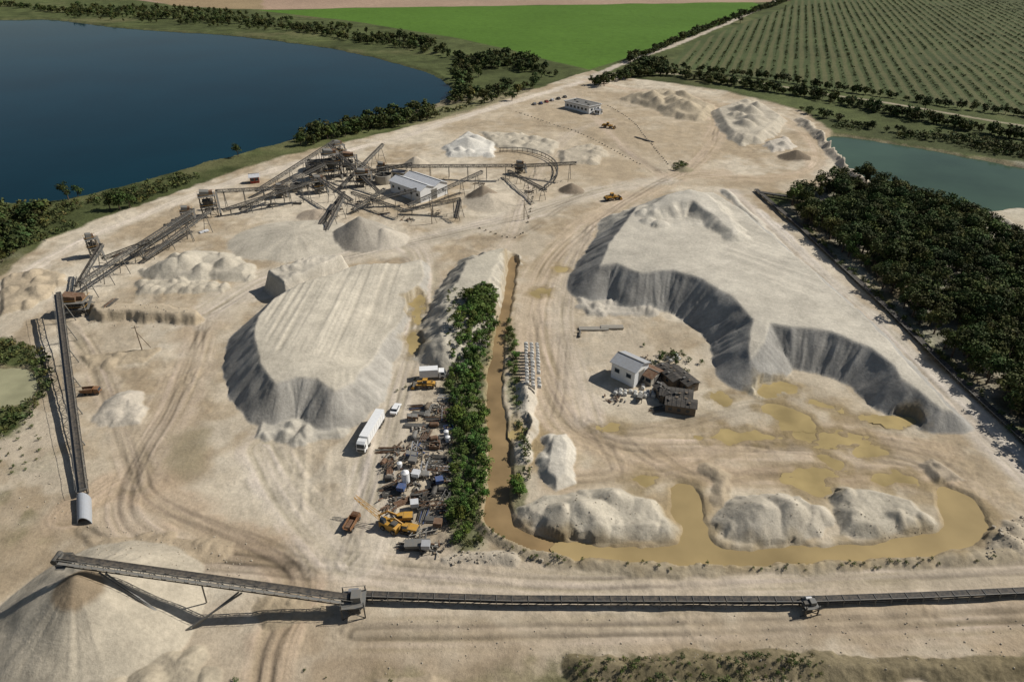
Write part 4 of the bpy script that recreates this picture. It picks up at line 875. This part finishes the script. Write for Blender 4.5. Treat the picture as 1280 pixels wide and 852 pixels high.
mass('shoreline_shrubs',scat([(0,258),(100,252),(200,226),(300,200),(400,172),(540,140),(600,132),(520,150),(400,180),(250,225),(130,270),(60,300),(0,335)],3.4,.3,1.0,.6,seed=11)+scat([(1030,158),(1130,172),(1300,203),(1300,186),(1100,155)],3.4,.4,1.1,seed=12)+scat([(-40,430),(30,428),(55,440),(64,470),(60,495),(40,515),(0,548),(-40,560),(-40,522),(30,508),(52,486),(46,463),(20,455),(-40,457)],2.2,.25,.8,seed=13),pSf)
pl=[]
for (x,y,z,s) in scat([(985,8),(1290,-10),(1290,145),(1100,113),(950,93),(850,78)],7.0,.2,.65,seed=16):
    q_=x*.94-y*.34; dq=(round(q_/9-.75)+.75)*9-q_; pl.append((x+dq*.94,y-dq*.34,z,s))
mass('plantation_shrubs',pl,pSf)
mass('canal_side_trees',scat([(588,385),(615,376),(628,388),(620,420),(602,450),(602,470),(606,520),(612,580),(608,620),(592,668),(573,690),(562,660),(568,560),(562,480),(566,450)],2.5,.28,.68,seed=17)+line([(607,385),(600,420)],2,2.0,.6,.9,18)+line([(640,415),(642,470)],1.2,4,.3,.45,19)+line([(652,600),(648,625)],1.2,1.5,.35,.5,20)+line([(655,612),(650,600)],1,2,.3,.4,20),pL)
mass('canal_bank_shrubs',line([(632,395),(640,440),(645,500),(655,560),(660,600)],.9,1.1,.25,.7,21,.05)+line([(610,660),(640,690),(700,706),(900,712),(1100,708),(1290,695)],.8,1.5,.10,.32,22,.2)+scat([(565,640),(600,620),(608,680),(570,695)],1.6,.3,.7,seed=23)+line([(660,692),(700,702)],.8,1.4,.2,.45,24)
   +scat([(700,838),(760,825),(900,825),(1010,818),(1100,838),(1300,822),(1300,880),(700,880)],1.3,.12,.5,.5,seed=25)+line([(1000,282),(1110,385),(1200,474),(1290,560)],1.5,1.6,.3,.8,26)+scat([(800,432),(870,440),(885,470),(810,462)],5,.3,.7,seed=27)+scat([(840,205),(858,203),(856,213),(842,213)],2,.4,.9,seed=28)+line([(500,492),(530,470)],1,3,.2,.4,29)
   +line([(300,850),(520,848)],2,4,.15,.35,30)+line([(820,455),(835,440),(850,450)],1.5,1.5,.5,.9,31)+scat([(560,380),(625,380),(612,470),(612,640),(590,690),(563,680),(562,480)],2.2,.25,.65,seed=33)+scat([(0,520),(40,515),(60,580),(0,600)],3,.15,.4,seed=35),pS)
for i,(u,v,s) in enumerate(((150,262,1.3),(86,250,.9),(98,246,.8),(298,196,.8),(376,182,1.1),(400,176,1.25),(432,170,1.2),(452,165,.9),(845,455,.35),(1155,140,1.1),(640,126,1.1),(925,30,1.1),(163,260,1.0),(138,262,.9),(415,172,1.1),(500,52,1.4),(668,106,1.3),(755,108,1.2))):
    pr=pN if i%2 else pL; V,Qv,Cc,mi=pr[i%len(pr)]
    me=quads_mesh('deciduous_tree',V*s,Qv,Cc*(np.array([.8,.8,.85]) if i%2 else np.array([.5,.48,.55])),[fm,MATS['bark']],mi); o=link(bpy.data.objects.new('deciduous_tree',me)); o.location=GG(u,v); o.rotation_euler=(0,0,i*1.3)
# ---------------------------------------------------------------- light, sky, camera
EL=math.radians(41); sd=Vector((1,.30,0)).normalized()
sv=Vector((sd.x*math.cos(EL),sd.y*math.cos(EL),math.sin(EL)))
l=bpy.data.lights.new('sun','SUN'); l.energy=4.8; l.angle=math.radians(.5); l.color=(1,.96,.90); o=link(bpy.data.objects.new('sun',l)); o.rotation_euler=(-sv).to_track_quat('-Z','Y').to_euler(); o.location=(0,0,300)
w=bpy.data.worlds.new('World'); scene.world=w; w.use_nodes=True; nt=w.node_tree; bg=nt.nodes['Background']; sk=nt.nodes.new('ShaderNodeTexSky'); sk.sky_type='NISHITA'; sk.sun_disc=False; sk.sun_elevation=EL; sk.sun_rotation=math.atan2(sd.x,sd.y); nt.links.new(sk.outputs[0],bg.inputs[0]); bg.inputs[1].default_value=.052
cam=bpy.data.cameras.new('camera'); cam.sensor_width=36; cam.lens=36*F/1280; cam.clip_end=30000; cam.clip_start=1; co=link(bpy.data.objects.new('camera',cam)); co.location=(0,0,CH); co.rotation_euler=(math.pi/2-TH,0,0); scene.camera=co
scene.view_settings.view_transform='Standard'; scene.view_settings.look='None'; scene.view_settings.exposure=0
